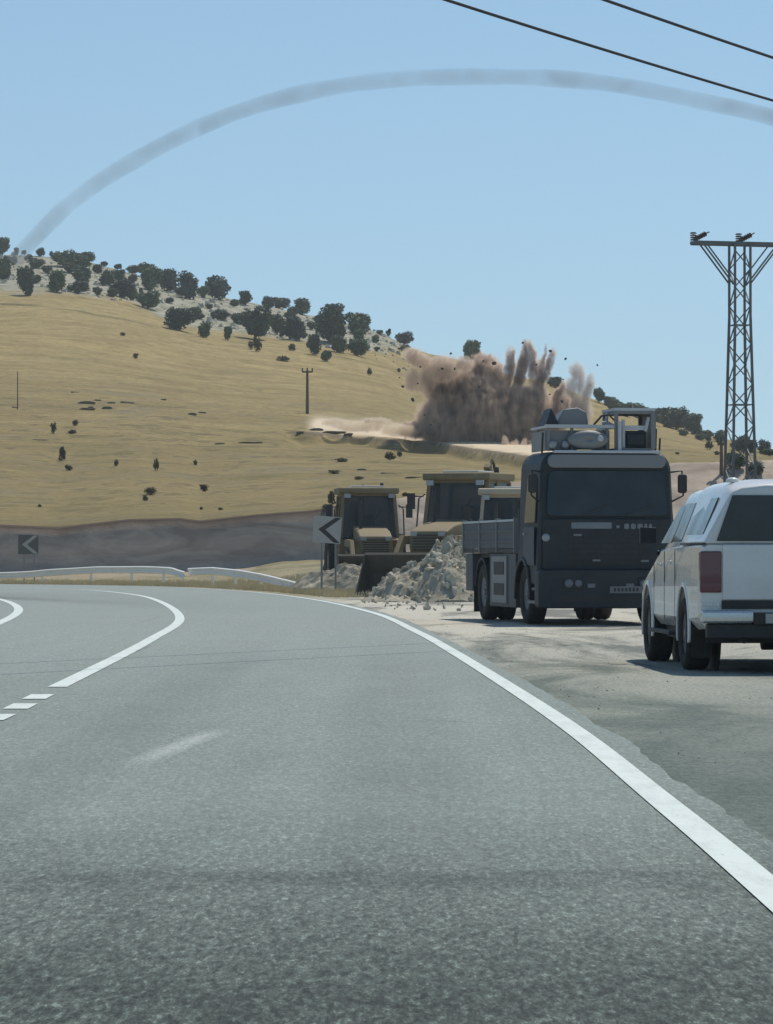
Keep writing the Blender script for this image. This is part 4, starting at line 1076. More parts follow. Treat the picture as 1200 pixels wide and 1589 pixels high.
# ------------------------------------------------------------------ lattice pylon, poles, wires
def pylon():
    D = 170.0; s = F / D
    x = (1149 - 600) / s
    t = empty('lattice_pylon', (x, D, 0), R(15))
    tag(t, 'tall grey lattice power pylon with crossarm behind the white pickup', 'pylon')
    H0 = CH + (HY - 378) / s
    hw0, hw1 = .70, .40
    def leg(sx, sy, z):
        k = z / H0; w = hw0 + (hw1 - hw0) * min(1, k / .78) if k < .78 else hw1
        return Vector((sx * w, sy * w, z))
    for sx in (-1, 1):
        for sy in (-1, 1):
            m = MB(); m.bar(leg(sx, sy, -.3), leg(sx, sy, H0 * .78), .11); m.bar(leg(sx, sy, H0 * .78), leg(sx, sy, H0), .10); m.build('leg', M_lattice, t)
    zs = [0.0]
    while zs[-1] < H0 - .9: zs.append(zs[-1] + 1.15 * (1 - .25 * zs[-1] / H0))
    m = MB()
    cs = [(-1, -1), (1, -1), (1, 1), (-1, 1)]
    for i in range(len(zs) - 1):
        for f in range(4):
            a, b = cs[f], cs[(f + 1) % 4]
            if (i + f) % 2: a, b = b, a
            m.bar(leg(*a, zs[i]), leg(*b, zs[i + 1]), .05)
            if i % 4 == 0: m.bar(leg(*a, zs[i]), leg(*b, zs[i]), .05)
    m.build('bracing', M_lattice, t)
    # crossarm, twin channels, struts
    m = MB()
    for sy in (-.40, .40): m.bar((-2.45, sy * .6, H0), (2.45, sy * .6, H0), .08, .20)
    for x_ in (-2.45, -1.6, -.8, 0, .8, 1.6, 2.45): m.bar((x_, -.26, H0), (x_, .26, H0), .08, .12)
    m.build('crossarm', M_lattice, t)
    for sx in (-1, 1):
        m = MB()
        for sy in (-.25, .25): m.bar((sx * 1.95, sy, H0 - .08), (sx * .42, sy, H0 - 2.0), .07)
        m.bar((sx * 1.55, .25, H0 - .08), (sx * .42, .25, H0 - 1.5), .06)
        m.build('strut', M_lattice, t)
    for x_ in (-2.35, 0.0, 2.35):
        m = MB()
        m.tube([(x_, 0, H0 + .05), (x_, 0, H0 + .30)], .05, 8)
        for k in range(4): m.lathe([(.02, 0), (.17, .0), (.14, .06), (.02, .08)], (x_ - .06, 0, H0 + .12 + k * .11), 'z', 14)
        a = Vector((x_ + .1, 0, H0 + .22)); d = Vector((.55, 0, .28)).normalized()
        for k in range(6):
            c = a + d * .10 * k; m.tube([c, c + d * .055], [.14, .10], 12)
        m.tube([a, a + d * .75], .03, 8)
        m.build('insulator', M_insul, t)
    return t
pylon()

def hill_pole(u, vb, vt, label, arm=16, wpx=3.0, kind=0):
    p = on_ground(u, vb); s = F / p.y; h = (vb - vt) / s
    t = empty('utility_pole', p); tag(t, label, 'utility pole')
    m = MB(); m.tube([(0, 0, -.3), (0, 0, h)], [wpx / s * .6, wpx / s * .4], 8); m.build('pole', M_wood, t)
    aw = arm / s / 2
    if arm:
        m = MB(); m.bar((-aw, 0, h - .15), (aw, 0, h - .15), .14, .16); cr = m.build('crossarm', M_wood, t)
        m = MB()
        for x_ in (-aw * .9, 0, aw * .9): m.tube([(x_, 0, h - .07), (x_, 0, h + .22)], .07, 8)
        m.build('insulator', M_insul, cr)
    return t
hill_pole(477, 642, 575, 'wooden utility pole with crossarm standing alone on the mid slope left of the blast', 17, 4.5)
hill_pole(27, 636, 577, 'thin pale utility pole on the grassy slope at the far left', 0, 1.6)
hill_pole(1120, 742, 690, 'dark short utility pole just left of the foot of the pylon', 12, 5.5)

def wire(pa, pb, label):
    """cable through two seen points, running far past both"""
    zw = 9.0
    def pt(u, v):
        D = (zw - CH) * F / (HY - v); return Vector(((u - 600) * D / F, D, zw))
    a, b = pt(*pa), pt(*pb); d = (b - a).normalized()
    p0 = a - d * 34; p1 = b + d * 60; n = 60; L_ = (p1 - p0).length
    pts = []
    mid = ((a + b) / 2 - p0).length
    for i in range(n + 1):
        q = p0.lerp(p1, i / n); dd = (q - p0).length - mid
        q.z += 0.0009 * dd * dd * .55 ; pts.append(q)
    m = MB(); m.tube(pts, .024, 8); o = m.build('overhead_wire', M_cable, smooth=True)
    tag(o, label, 'wire', 'overhead wires')
wire((690, -1), (1200, 156), 'lower black overhead wire, the longer one across the upper right sky')
wire((944, 0), (1200, 88), 'upper black overhead wire in the top right corner of the sky')

# ------------------------------------------------------------------ trees and shrubs
def leaf_mat(name, a, b_, c_, vary=True):
    m, nt, b = NT(name)
    P = N(nt, "ShaderNodeTexCoord").outputs['Object']
    n1 = noise_n(nt, P, .9, 3, .6); n2 = noise_n(nt, P, 5, 2, .6)
    c = mix(nt, ramp(nt, n1, [(.38, 0.), (.62, 1.)]), a, b_)
    c = mix(nt, math_n(nt, 'MULTIPLY', ramp(nt, n2, [(.5, 0.), (.7, 1.)]), .5), c, c_)
    oi = N(nt, 'ShaderNodeObjectInfo').outputs['Random']
    if vary: c = mix(nt, 1.0, c, mix(nt, oi, (0.70, 0.80, 1.0), (1.35, 1.55, 1.0)), 'MULTIPLY')
    L(nt, c, b.inputs['Base Color']); b.inputs['Roughness'].default_value = .7
    b.inputs['Specular IOR Level'].default_value = .2
    return m
M_leaf = leaf_mat('oak_leaves', (0.055, 0.072, 0.060), (0.090, 0.108, 0.074), (0.14, 0.15, 0.085))
M_leaf2 = leaf_mat('dry_shrub_leaves', (0.055, 0.050, 0.030), (0.080, 0.068, 0.040), (0.11, 0.09, 0.05))
M_bark = paint('bark', (0.09, 0.075, 0.06), .9, (.13, .11, .09), .4)

def crown_mesh(name, seed, mat, n=1500, tall=1.0, lobes=9, leaf=.075, low=0.1):
    """unit crown: about 1 wide, 'tall' high, standing on z = 0; many small leaf clumps"""
    r = np.random.RandomState(seed)
    cs = []
    for i in range(lobes):
        a = r.rand() * 6.28; q = r.rand() ** .5 * .30
        cs.append((math.cos(a) * q, math.sin(a) * q, (low + .16 + r.rand() * .56) * tall, .17 + r.rand() * .13))
    cs.append((0, 0, .5 * tall, .34)); cs.append((0.05, 0, .30 * tall, .30))
    v = []; f = []
    w = np.array([c[3] ** 2 for c in cs]); w /= w.sum()
    for i in range(n):
        cx, cy, cz, cr = cs[r.choice(len(cs), p=w)]
        d = r.randn(3); d /= np.linalg.norm(d)
        rr = cr * (.50 + .52 * r.rand())
        p = np.array([cx + d[0] * rr, cy + d[1] * rr, cz + d[2] * rr * tall * .95])
        if p[2] < low * tall * (.3 + .7 * r.rand()): continue
        s = leaf * (.5 + .8 * r.rand())
        t1 = r.randn(3); t1 /= np.linalg.norm(t1); t2 = np.cross(t1, d + r.randn(3) * .4); t2 /= (np.linalg.norm(t2) + 1e-6)
        b = len(v)
        k = .35 + .3 * r.rand()
        v += [tuple(p + t1 * s), tuple(p + t2 * s * k), tuple(p - t1 * s * .8), tuple(p - t2 * s * k)]
        f.append((b, b + 1, b + 2, b + 3))
    me = bpy.data.meshes.new(name); me.from_pydata(v, [], f); me.materials.append(mat); return me
def trunk_mesh(seed):
    r = random.Random(seed); m = MB()
    m.tube([(0, 0, -.08), (.01, 0, .12), (r.uniform(-.03, .03), 0, .34), (r.uniform(-.05, .05), .02, .62)], [.045, .036, .028, .012], 8)
    for k in range(5):
        a = k * 1.3 + r.random(); z = .18 + .07 * k
        m.tube([(0, 0, z), (math.cos(a) * .14, math.sin(a) * .14, z + .14), (math.cos(a) * .27, math.sin(a) * .27, z + .24)], [.02, .013, .005], 6)
    me = bpy.data.meshes.new('trunk'); me.from_pydata(m.v, [], m.f); me.materials.append(M_bark); return me
CROWNS = [crown_mesh('crown', 100 + i, M_leaf, 2300, 1.0, 8 + i % 3, .07, .02) for i in range(7)]
SHRUBS = [crown_mesh('foliage', 300 + i, M_leaf2, 420, 1.0, 6, .10, 0.02) for i in range(4)]
TRUNKS = [trunk_mesh(i) for i in range(3)]

def rowword(v): return v
TREES = [  # u, base row, width, height in photo pixels
    (3, 393, 24, 30), (25, 393, 9, 12), (37, 393, 9, 9), (62, 397, 15, 14), (79, 398, 7, 11), (88, 402, 13, 12), (98, 414, 36, 26), (120, 403, 14, 12), (135, 407, 32, 16),
    (162, 412, 14, 9), (182, 417, 14, 9), (205, 421, 22, 15), (230, 431, 34, 26), (6, 434, 22, 34), (40, 458, 30, 50), (88, 453, 34, 34), (128, 441, 36, 34), (165, 444, 26, 28),
    (189, 461, 42, 32), (151, 459, 15, 15), (119, 456, 11, 13), (232, 450, 36, 38), (259, 452, 33, 36), (288, 440, 22, 22), (294, 464, 38, 46), (340, 465, 40, 42), (315, 462, 20, 20),
    (229, 479, 36, 28), (381, 473, 24, 24), (279, 513, 40, 36), (303, 493, 28, 20), (316, 524, 24, 26), (343, 497, 30, 20), (353, 528, 15, 24), (396, 526, 44, 50),
    (438, 477, 34, 20), (469, 489, 32, 26), (430, 519, 30, 36), (459, 527, 40, 40), (417, 500, 16, 16), (516, 492, 34, 28), (515, 532, 46, 56), (558, 521, 46, 40), (487, 551, 19, 34),
    (506, 561, 20, 20), (528, 547, 30, 30), (554, 552, 34, 30), (603, 520, 9, 10), (627, 533, 27, 20), (590, 520, 12, 9), (733, 562, 34, 36), (930, 625, 20, 26), (950, 632, 26, 18),
    (985, 646, 46, 24), (1030, 658, 34, 28), (1050, 666, 40, 34), (1075, 674, 36, 36), (1008, 656, 36, 22), (1098, 680, 22, 14), (1117, 686, 24, 20), (1145, 700, 24, 20), (1162, 706, 32, 26), (1188, 706, 18, 24),
    (965, 640, 22, 16), (862, 602, 26, 18), (1140, 735, 34, 30), (1172, 740, 30, 24), (55, 440, 16, 16), (72, 424, 18, 14), (110, 424, 20, 16), (150, 424, 20, 16), (182, 436, 20, 18),
    (205, 440, 18, 16), (208, 462, 16, 14), (262, 470, 14, 10), (325, 480, 14, 9), (364, 476, 14, 10), (372, 500, 14, 12), (448, 496, 14, 12), (495, 500, 16, 14), (20, 410, 14, 14), (45, 404, 14, 11), (585, 545, 10, 8)]
def where(u, v):
    if u > 1125: return 'beside the pylon foot'
    if u > 900: return 'on the right ridge beyond the truck roof'
    if u > 640: return 'rising behind the dust cloud'
    return None
_r = random.Random(5)
for _k in range(26):
    _u = _r.uniform(4, 590); _row = float(ip(_u, VRIDGE)); _bot = float(ip(_u, [(0, 452), (100, 454), (200, 466), (260, 500), (400, 520), (500, 535), (600, 545)]))
    _v = _row + 4 + (_bot - _row - 4) * _r.random(); _s = _r.uniform(9, 21)
    TREES.append((_u, _v, _s * _r.uniform(.9, 1.5), _s))
for _k in range(10):
    _u = _r.uniform(935, 1195); TREES.append((_u, float(ip(_u, VRIDGE)) + _r.uniform(2, 10), _r.uniform(12, 26), _r.uniform(9, 17)))
def tree_labels():
    regs = [(70, 'at the far left end of the ridge'), (150, 'on the far left part of the ridge'), (245, 'left of the middle of the ridge grove'), (330, 'in the middle of the ridge grove'), (420, 'where the grove reaches lowest'),
            (500, 'above the lone utility pole'), (575, 'at the right end of the grove'), (660, 'left of the dust cloud'), (900, 'above the dust cloud'), (1000, 'just above the truck roof'), (1090, 'between truck and pylon'), (1300, 'by the pylon')]
    rows = {}
    for i, (u, v, w, h) in enumerate(TREES):
        reg = next(b for a, b in regs if u < a)
        row = ip(u, VRIDGE); band = 'skyline' if v < row + 12 else ('downhill' if v > row + 40 else 'near-crest')
        rows.setdefault((reg, band), []).append(i)
    nth = ['leftmost', 'second from left', 'third from left', 'fourth from left', 'fifth from left', 'sixth from left', 'seventh from left', 'eighth from left', 'ninth from left', 'tenth from left', 'eleventh from left', 'twelfth from left', 'thirteenth from left', 'fourteenth from left', 'fifteenth from left', 'sixteenth from left', 'seventeenth from left']
    out = {}
    for (reg, band), ids in rows.items():
        ids.sort(key=lambda k: TREES[k][0])
        for n, k in enumerate(ids):
            u, v, w, h = TREES[k]
            size = 'large' if w * h > 1300 else ('small' if w * h < 420 else 'mid-sized')
            out[k] = (f'{size} {band} oak, ' + (f'{nth[n]}, ' if len(ids) > 1 else 'the only one ') + reg)
    return out
TLAB = tree_labels()
rnd = random.Random(12)
for i, (u, v, w, h) in enumerate(TREES):
    p = on_ground(u, v); s = F / p.y
    t = empty('oak_tree', p)
    W, Hh = w / s * 1.12, h / s * 1.08
    tag(t, TLAB[i], 'tree', 'oaks along the hill ridge')
    cr = bpy.data.objects.new('crown', CROWNS[i % 7]); COL.objects.link(cr); cr.parent = t
    cr.scale = (W, W, Hh); cr.rotation_euler = (0, 0, rnd.random() * 6.28)
    tr = bpy.data.objects.new('trunk', TRUNKS[i % 3]); COL.objects.link(tr); tr.parent = t
    tr.scale = (W, W, Hh); tr.rotation_euler = (0, 0, rnd.random() * 6.28)

SHR = [(83, 673, 9, 20, 'slim'), (116, 661, 9, 10, 'small round'), (111, 673, 13, 7, 'flat'), (97, 715, 11, 25, 'tall'), (107, 730, 13, 11, 'squat'), (180, 723, 8, 11, 'small upright'), (243, 731, 9, 21, 'slender'),
       (303, 722, 7, 10, 'tiny'), (317, 763, 13, 14, 'round'), (232, 768, 18, 13, 'wide'), (226, 777, 9, 10, 'low'), (62, 787, 7, 6, 'tiny isolated'), (210, 556, 9, 10, 'small'), (191, 521, 9, 6, 'small flat'),
       (441, 561, 20, 9, 'wide flat'), (453, 544, 12, 12, 'round'), (400, 546, 15, 26, 'ragged'), (390, 543, 9, 14, 'small'), (573, 583, 8, 13, 'slim'), (619, 577, 7, 7, 'tiny round'), (626, 546, 19, 12, 'reddish brown'),
       (621, 709, 9, 10, 'round'), (605, 714, 18, 14, 'wide'), (514, 783, 12, 24, 'ragged'), (506, 790, 14, 10, 'squat'), (312, 791, 5, 6, 'tiny'), (343, 791, 9, 5, 'low flat'), (530, 717, 22, 8, 'wide flat'),
       (519, 736, 18, 8, 'broad flat'), (558, 744, 14, 6, 'narrow flat'), (1100, 698, 13, 15, 'round'), (1113, 706, 10, 8, 'low'), (1052, 705, 7, 5, 'tiny'), (768, 575, 8, 14, 'thin'), (552, 790, 14, 10, 'scrubby'), (630, 770, 14, 8, 'low scrubby')]
def near(u, v):
    if u > 1000: return 'on the tan slope left of the pylon'
    if u > 700: return 'at the top of the dust cloud'
    if v > 735 and u > 480: return 'on the slope right above the diggers'
    if v > 690 and u > 480: return 'on the slope below the blast'
    if v < 600 and u > 360: return 'on dry grass below the ridge grove'
    if v < 600: return 'high on the open dry slope at left'
    if v < 700: return 'beside the dark rock outcrops at left'
    if v < 740: return 'in the middle of the lower left slope'
    return 'just above the grey cut bank'
ords = {}
for i, (u, v, w, h, adj) in enumerate(SHR):
    p = on_ground(u, v); s = F / p.y
    o = bpy.data.objects.new('hillside_shrub', SHRUBS[i % 4]); COL.objects.link(o)
    o.location = p - Vector((0, 0, .05)); o.scale = (w / s * 1.25, w / s * 1.25, h / s * 1.1); o.rotation_euler = (0, 0, rnd.random() * 6.28)
    tag(o, f'{adj} dark dry shrub {near(u, v)}', 'shrub', 'shrubs dotted over the slope')

# dark rock outcrops
OUT = [(133, 627, 34, 6), (150, 622, 12, 4), (172, 626, 22, 5), (195, 626, 20, 8), (165, 635, 20, 6), (133, 636, 26, 6), (140, 633, 14, 5), (115, 609, 12, 5), (297, 644, 18, 5), (312, 641, 14, 4), (253, 621, 16, 4),
       (22, 633, 9, 6), (490, 668, 26, 6), (515, 673, 40, 6), (540, 676, 24, 6), (583, 655, 16, 9), (570, 656, 12, 7), (385, 688, 40, 3), (465, 672, 20, 5), (600, 735, 22, 5), (560, 730, 20, 4), (640, 742, 30, 4), (705, 733, 30, 4), (60, 683, 24, 3), (340, 690, 20, 3)]
OM = [rock_mesh('rock_outcrop', 40 + i, M_rockdark, 3, .7, .6) for i in range(4)]
for i, (u, v, w, h) in enumerate(OUT):
    p = on_ground(u, v); s = F / p.y
    o = bpy.data.objects.new('rock_outcrop', OM[i % 4]); COL.objects.link(o)
    o.location = p; o.scale = (w / s * 1.1, w / s * .5, h / s * 1.6); o.rotation_euler = (0, 0, rnd.uniform(-.3, .3))
    reg = lambda q: 0 if q < 85 else 1 if q < 220 else 2 if q < 330 else 3 if q < 420 else (4 if q < 700 else 5)
    key = lambda q: (reg(q[0]), q[0] > 430 and q[1] > 700)
    mates = sorted([q for q in OUT if key(q) == key((u, v))])
    pl = {0: 'at the far left of the slope', 1: 'in the outcrop row on the left slope', 2: 'on the slope right of the left outcrops', 3: 'on the slope below the utility pole',
          4: 'on the slope above the diggers' if v > 700 else 'along the scar left of the blast', 5: 'on the slope above the diggers'}[reg(u)]
    nt_ = ['first', 'second', 'third', 'fourth', 'fifth', 'sixth', 'seventh', 'eighth', 'ninth'][mates.index((u, v, w, h))] + ' from left '
    wd = 'long' if w > 24 else ('stubby' if w < 15 else 'short')
    tag(o, f'{wd} dark rock ledge, {nt_ if len(mates) > 1 else ""}{pl}', 'rock', 'rock ledges on the hillside')

# dry grass on the verge at the bend
def grass_patch(name, n, fn, hmin, hmax, mat, wd=.018):
    r = random.Random(9); v = []; f = []
    while len(f) < n:
        x, y = fn(r); z = hz(x, y)
        for k in range(5):
            a = r.random() * 6.28; h = r.uniform(hmin, hmax); q = wd * (1 + r.random())
            bx = x + r.uniform(-.12, .12); by = y + r.uniform(-.12, .12); lx = math.cos(a) * h * .35; ly = math.sin(a) * h * .35
            b = len(v); v += [(bx - q, by, z - .02), (bx + q, by, z - .02), (bx + lx, by + ly, z + h)]; f.append((b, b + 1, b + 2))
    me = bpy.data.meshes.new(name); me.from_pydata(v, [], f); me.materials.append(mat)
    o = bpy.data.objects.new(name, me); COL.objects.link(o); return o
M_straw = leaf_mat('straw', (0.60, 0.50, 0.30), (0.72, 0.60, 0.38), (0.48, 0.43, 0.24), False)
M_straw.node_tree.nodes['Principled BSDF'].inputs['Transmission Weight'].default_value = 0.0
M_slope = leaf_mat('slope_straw', (0.34, 0.27, 0.14), (0.46, 0.37, 0.20), (0.22, 0.19, 0.09))
def verge(r):
    i = r.randrange(20, 190); i = min(i, len(RL) - 2); p = RL[i].lerp(RL[i + 1], r.random())
    while not (104 < p.y < 175 and p.x > -45):
        i = r.randrange(60, len(RL) - 2); p = RL[i].lerp(RL[i + 1], r.random())
    t = (RL[i + 1] - RL[i]).normalized(); q = p + Vector((t.y, -t.x, 0)) * (1.0 + 9 * r.random() ** 1.6)
    return q.x, q.y
tag(grass_patch('dry_grass', 20000, verge, .05, .24, M_straw), 'dry straw-coloured grass along the verge behind the guardrail', 'grass', kind='stuff')
# ------------------------------------------------------------------ the blast: dust clouds, thrown rocks, grey sky arc
def dust(name, label, lobes, D, dens, cin, cout, warp=.55, nscale=.55, depth=1.0, cat='dust cloud', vstretch=1.0):
    s = F / D
    us = [l[0] - l[2] for l in lobes] + [l[0] + l[2] for l in lobes]; vs = [l[1] - l[3] for l in lobes] + [l[1] + l[3] for l in lobes]
    u0, u1, v0, v1 = min(us) - 14, max(us) + 14, min(vs) - 14, max(vs) + 8
    cu, cv = (u0 + u1) / 2, (v0 + v1) / 2
    c = Vector(((cu - 600) / s, D, CH + (HY - cv) / s))
    hx, hz_ = (u1 - u0) / 2 / s, (v1 - v0) / 2 / s
    hy = max(l[4] if len(l) > 4 else min(l[2], l[3]) for l in lobes) / s * depth + .8
    m = MB(); m.box(-hx, hx, -hy, hy, -hz_, hz_)
    mt = bpy.data.materials.new(name + '_volume'); mt.use_nodes = True; nt = mt.node_tree; nt.nodes.clear()
    out = N(nt, "ShaderNodeOutputMaterial"); vol = N(nt, "ShaderNodeVolumePrincipled"); L(nt, vol.outputs[0], out.inputs['Volume'])
    P = N(nt, "ShaderNodeTexCoord").outputs['Object']
    nz = N(nt, "ShaderNodeTexNoise"); nz.inputs['Scale'].default_value = nscale; nz.inputs['Detail'].default_value = 8; nz.inputs['Roughness'].default_value = .72
    L(nt, mapping(nt, P, (1, 1, vstretch)), nz.inputs['Vector'])
    sub = N(nt, "ShaderNodeVectorMath", operation='SUBTRACT'); L(nt, nz.outputs['Color'], sub.inputs[0]); sub.inputs[1].default_value = (.5, .5, .5)
    mul = N(nt, "ShaderNodeVectorMath", operation='MULTIPLY'); L(nt, sub.outputs[0], mul.inputs[0]); mul.inputs[1].default_value = (warp * 2, warp * 2, warp * 3.2)
    add = N(nt, "ShaderNodeVectorMath", operation='ADD'); L(nt, P, add.inputs[0]); L(nt, mul.outputs[0], add.inputs[1])
    best = None
    for l in lobes:
        u, v, ru, rv = l[:4]; rd = (l[4] if len(l) > 4 else min(ru, rv)) * depth
        mp = N(nt, "ShaderNodeMapping"); mp.vector_type = 'TEXTURE'
        mp.inputs['Location'].default_value = ((u - cu) / s, 0, (cv - v) / s); mp.inputs['Scale'].default_value = (ru / s, rd / s, rv / s)
        if len(l) > 5: mp.inputs['Rotation'].default_value = (0, R(l[5]), 0)
        L(nt, add.outputs[0], mp.inputs['Vector'])
        ln = N(nt, "ShaderNodeVectorMath", operation='LENGTH'); L(nt, mp.outputs[0], ln.inputs[0])
        d = math_n(nt, 'SUBTRACT', 1.0, ln.outputs['Value'])
        best = d if best is None else math_n(nt, 'SMOOTH_MAX', best, d, .12)
    wisp = math_n(nt, 'MULTIPLY', math_n(nt, 'SUBTRACT', noise_n(nt, mapping(nt, P, (1, 1, .55)), nscale * 4.0, 5, .7), .5), .55)
    dd = math_n(nt, 'MULTIPLY', math_n(nt, 'ADD', best, wisp), 4.2, clamp=True)
    dd = math_n(nt, 'MULTIPLY', dd, dd)
    hole = ramp(nt, noise_n(nt, mapping(nt, P, (1, 1, .6)), nscale * 2.2, 4, .6), [(.30, .25), (.62, 1.0)])
    L(nt, math_n(nt, 'MULTIPLY', math_n(nt, 'MULTIPLY', dd, hole), dens), vol.inputs['Density'])
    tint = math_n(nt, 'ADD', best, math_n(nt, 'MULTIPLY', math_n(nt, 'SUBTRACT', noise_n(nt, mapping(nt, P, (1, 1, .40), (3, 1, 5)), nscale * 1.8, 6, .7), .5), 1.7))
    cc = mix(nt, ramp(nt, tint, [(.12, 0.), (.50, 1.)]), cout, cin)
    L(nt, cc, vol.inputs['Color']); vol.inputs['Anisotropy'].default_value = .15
    o = m.build(name, mt); o.location = c
    tag(o, label, cat, kind='stuff'); return o
bp = on_ground(745, 690)
BD = bp.y + 5.5
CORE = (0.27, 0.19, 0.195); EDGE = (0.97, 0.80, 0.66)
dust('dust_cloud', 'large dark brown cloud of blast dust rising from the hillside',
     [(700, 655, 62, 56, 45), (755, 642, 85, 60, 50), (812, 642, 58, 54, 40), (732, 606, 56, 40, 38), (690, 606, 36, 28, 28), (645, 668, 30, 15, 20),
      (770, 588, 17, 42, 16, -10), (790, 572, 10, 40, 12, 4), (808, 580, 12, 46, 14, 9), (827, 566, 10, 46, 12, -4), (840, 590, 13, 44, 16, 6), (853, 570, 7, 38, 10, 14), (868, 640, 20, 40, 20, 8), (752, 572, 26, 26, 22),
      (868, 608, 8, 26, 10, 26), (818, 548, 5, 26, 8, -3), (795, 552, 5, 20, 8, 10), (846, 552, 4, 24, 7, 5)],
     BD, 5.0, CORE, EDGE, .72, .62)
dust('dust_cloud', 'pale tan billow of dust at the upper left of the large dark cloud',
     [(648, 556, 32, 15, 20, 20), (684, 572, 36, 24, 24), (642, 592, 18, 22, 14), (720, 566, 22, 14, 16), (662, 590, 20, 26, 16)], BD - 1.5, 2.6, (0.62, 0.48, 0.41), (0.96, 0.84, 0.70), .60, 1.1)
dust('dust_cloud', 'separate narrow pale dust plume right of the large cloud, above the truck roof',
     [(884, 612, 14, 36, 14, 12), (899, 588, 13, 32, 13, -6), (912, 604, 12, 30, 12, 14), (898, 640, 26, 34, 20), (895, 575, 14, 12, 10)], BD + 3, 2.8, (0.62, 0.55, 0.52), (0.88, 0.80, 0.72), .35, .9)
dust('dust_cloud', 'low pale drift of dust along the scar left of the large cloud',
     [(620, 668, 34, 12, 16), (560, 662, 55, 9, 14), (520, 655, 26, 7, 12), (585, 655, 30, 10, 12)], BD - 1.5, 2.2, (0.86, 0.74, 0.58), (0.92, 0.82, 0.68), .30, .9)
dust('dust_cloud', 'small tan dust spurts low at the right foot of the large cloud',
     [(786, 692, 7, 20, 8, -8), (798, 696, 9, 16, 9, 10), (812, 694, 6, 18, 8, 14), (824, 700, 12, 13, 9), (838, 700, 7, 16, 8, 20), (852, 706, 14, 9, 8), (815, 706, 40, 7, 9)], bp.y + .5, 3.0, (0.80, 0.64, 0.50), (0.92, 0.78, 0.64), .35, 1.3)
def scatter(name, n, fn, smin, smax, mat, seed):
    r = random.Random(seed); v = []; f = []
    for _ in range(n):
        x, y = fn(r); z = hz(x, y); q = smin + (smax - smin) * r.random() ** 3; b = len(v); a = r.random() * 6
        ring = [(math.cos(a + k * 1.256) * q * r.uniform(.6, 1.1), math.sin(a + k * 1.256) * q * r.uniform(.6, 1.1)) for k in range(5)]
        v += [(x + p, y + t_, z - .04) for p, t_ in ring] + [(x + p * .6, y + t_ * .6, z + q * r.uniform(.4, .9)) for p, t_ in ring]
        f += [(b + k, b + (k + 1) % 5, b + 5 + (k + 1) % 5, b + 5 + k) for k in range(5)] + [tuple(b + 5 + k for k in range(5))]
    me = bpy.data.meshes.new(name); me.from_pydata(v, [], f); me.materials.append(mat)
    o = bpy.data.objects.new(name, me); COL.objects.link(o); return o
def on_crest(r):
    u = r.uniform(-80, 640); yr = ip(u, YRIDGE); D = yr - 130 * r.random(); return (u - 600) * D / F, D
tag(scatter('limestone_blocks', 700, on_crest, .2, 0.8, M_rock, 4), 'pale limestone blocks between the oaks of the ridge', 'rocks', kind='stuff')
def on_shoulder(r):
    D = 14 + 60 * r.random() ** .8; xr = float(np.interp(D, [p.y for p in RL[:180]], [p.x for p in RL[:180]])); return xr + .35 + 4.5 * r.random() ** 1.3, D
tag(scatter('shoulder_gravel', 1200, on_shoulder, .003, .014, M_heap, 6), 'small loose gravel on the hard shoulder', 'gravel', kind='stuff')
FR = rock_mesh('thrown_rock', 500, M_rockfly)
for u, v, px, lab in ((855, 544, 6, 'small dark rock flying in the sky above the right of the dust cloud'), (768, 564, 8, 'dark rock thrown up at the top middle of the dust cloud'), (640, 620, 5, 'small dark rock flying left of the dust cloud'),
                      (812, 532, 4, 'tiny dark rock flung highest, over the middle spikes of dust'), (878, 556, 4, 'tiny dark rock flying right of the tallest dust spike'), (625, 600, 4, 'tiny dark rock flying at the left edge of the dust cloud'),
                      (700, 548, 4, 'tiny dark rock flying left of the lone crest oak'), (604, 512, 6, 'dark rock high over the crest left of the dust cloud'), (872, 622, 6, 'dark rock falling between the dust cloud and the narrow plume')):
    D = BD - 6; s = F / D
    o = rock(FR, 'thrown_rock', ((u - 600) / s, D, CH + (HY - v) / s), px / s * 1.3, lab, 'rock', 'rocks thrown by the blast', rnd)

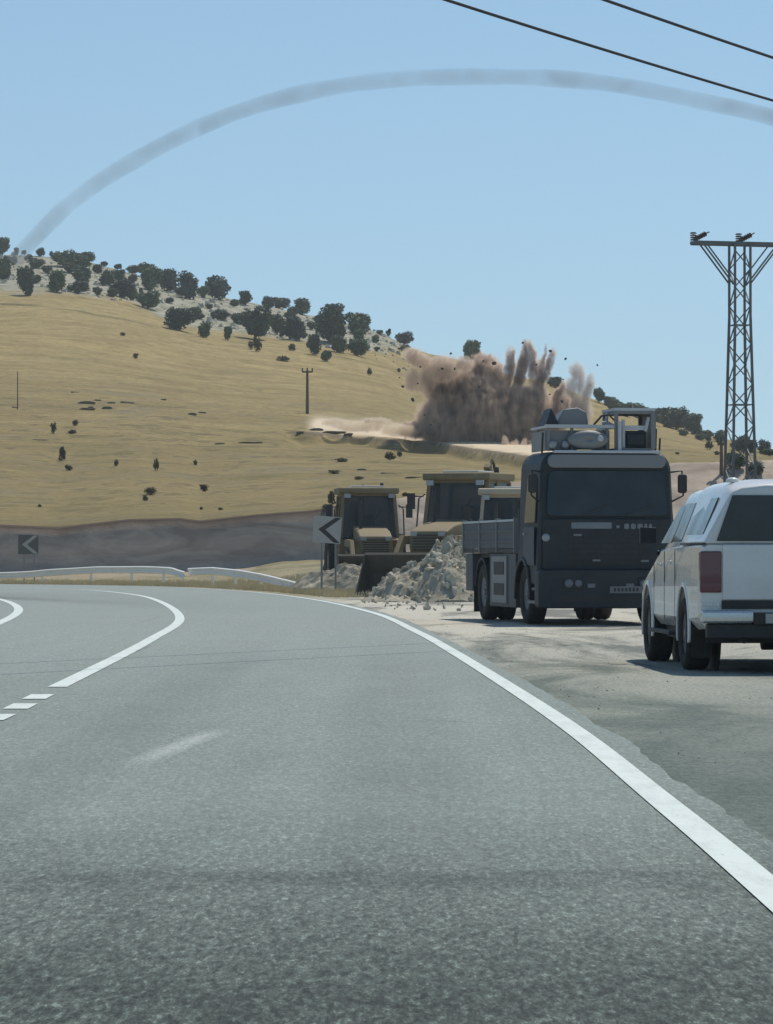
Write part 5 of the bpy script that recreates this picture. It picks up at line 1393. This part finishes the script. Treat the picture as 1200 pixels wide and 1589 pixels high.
for k in range(14):
    u = rnd.choice((rnd.uniform(612, 700), rnd.uniform(700, 930))); v = rnd.uniform(528, 640) if u > 700 else rnd.uniform(540, 660)
    D = BD - rnd.uniform(5, 9); s = F / D
    rock(FR, 'flying_fragment', ((u - 600) / s, D, CH + (HY - v) / s), rnd.uniform(2.2, 4.2) / s * 1.3, 'tiny dark fragment in the air around the dust cloud', 'rock', 'fragments thrown by the blast', rnd)
D = 500.0; s = F / D
ARC = [(20, 408), (45, 378), (100, 322), (160, 277), (230, 236), (310, 196), (400, 162), (500, 137), (600, 123), (700, 118), (800, 118), (870, 121), (950, 129), (1030, 143), (1100, 158), (1170, 173), (1260, 200), (1400, 262)]  # grey arc across the sky, drawn as a thin volume tube
pc = catmull(ARC, 6)
m = MB(); m.tube([((p.x - 600) / s, D, CH + (HY - p.y) / s) for p in pc], [(13.5 + 2.2 * mnoise.noise(Vector((p.x * .012, 3., 1.))) + 1.0 * mnoise.noise(Vector((p.x * .05, 5., 1.)))) / s for p in pc], 20)
mt = bpy.data.materials.new('grey_arc_vol'); mt.use_nodes = True; nt = mt.node_tree; nt.nodes.clear()
out = N(nt, "ShaderNodeOutputMaterial"); vol = N(nt, "ShaderNodeVolumePrincipled"); L(nt, vol.outputs[0], out.inputs['Volume'])
vol.inputs['Color'].default_value = (.38, .45, .52, 1); P = N(nt, "ShaderNodeTexCoord").outputs['Object']
L(nt, ramp(nt, noise_n(nt, P, .16, 5, .65, .5), [(.30, .10), (.70, .34)]), vol.inputs['Density'])
o = m.build('sky_arc', mt, smooth=True); tag(o, 'thin grey arc curving high across the blue sky', 'smoke trail', kind='stuff')

# ------------------------------------------------------------------ air: thin even haze over the whole place
m = MB(); m.box(-2000, 2000, -130, 2050, -46, 118)
mt = bpy.data.materials.new('haze_volume'); mt.use_nodes = True; nt = mt.node_tree; nt.nodes.clear()
out = N(nt, "ShaderNodeOutputMaterial"); vol = N(nt, "ShaderNodeVolumePrincipled"); L(nt, vol.outputs[0], out.inputs['Volume'])
vol.inputs['Color'].default_value = (.86, .92, .97, 1); vol.inputs['Density'].default_value = .00020
o = m.build('haze', mt); tag(o, 'thin blue summer haze over the valley', 'haze', kind='stuff')
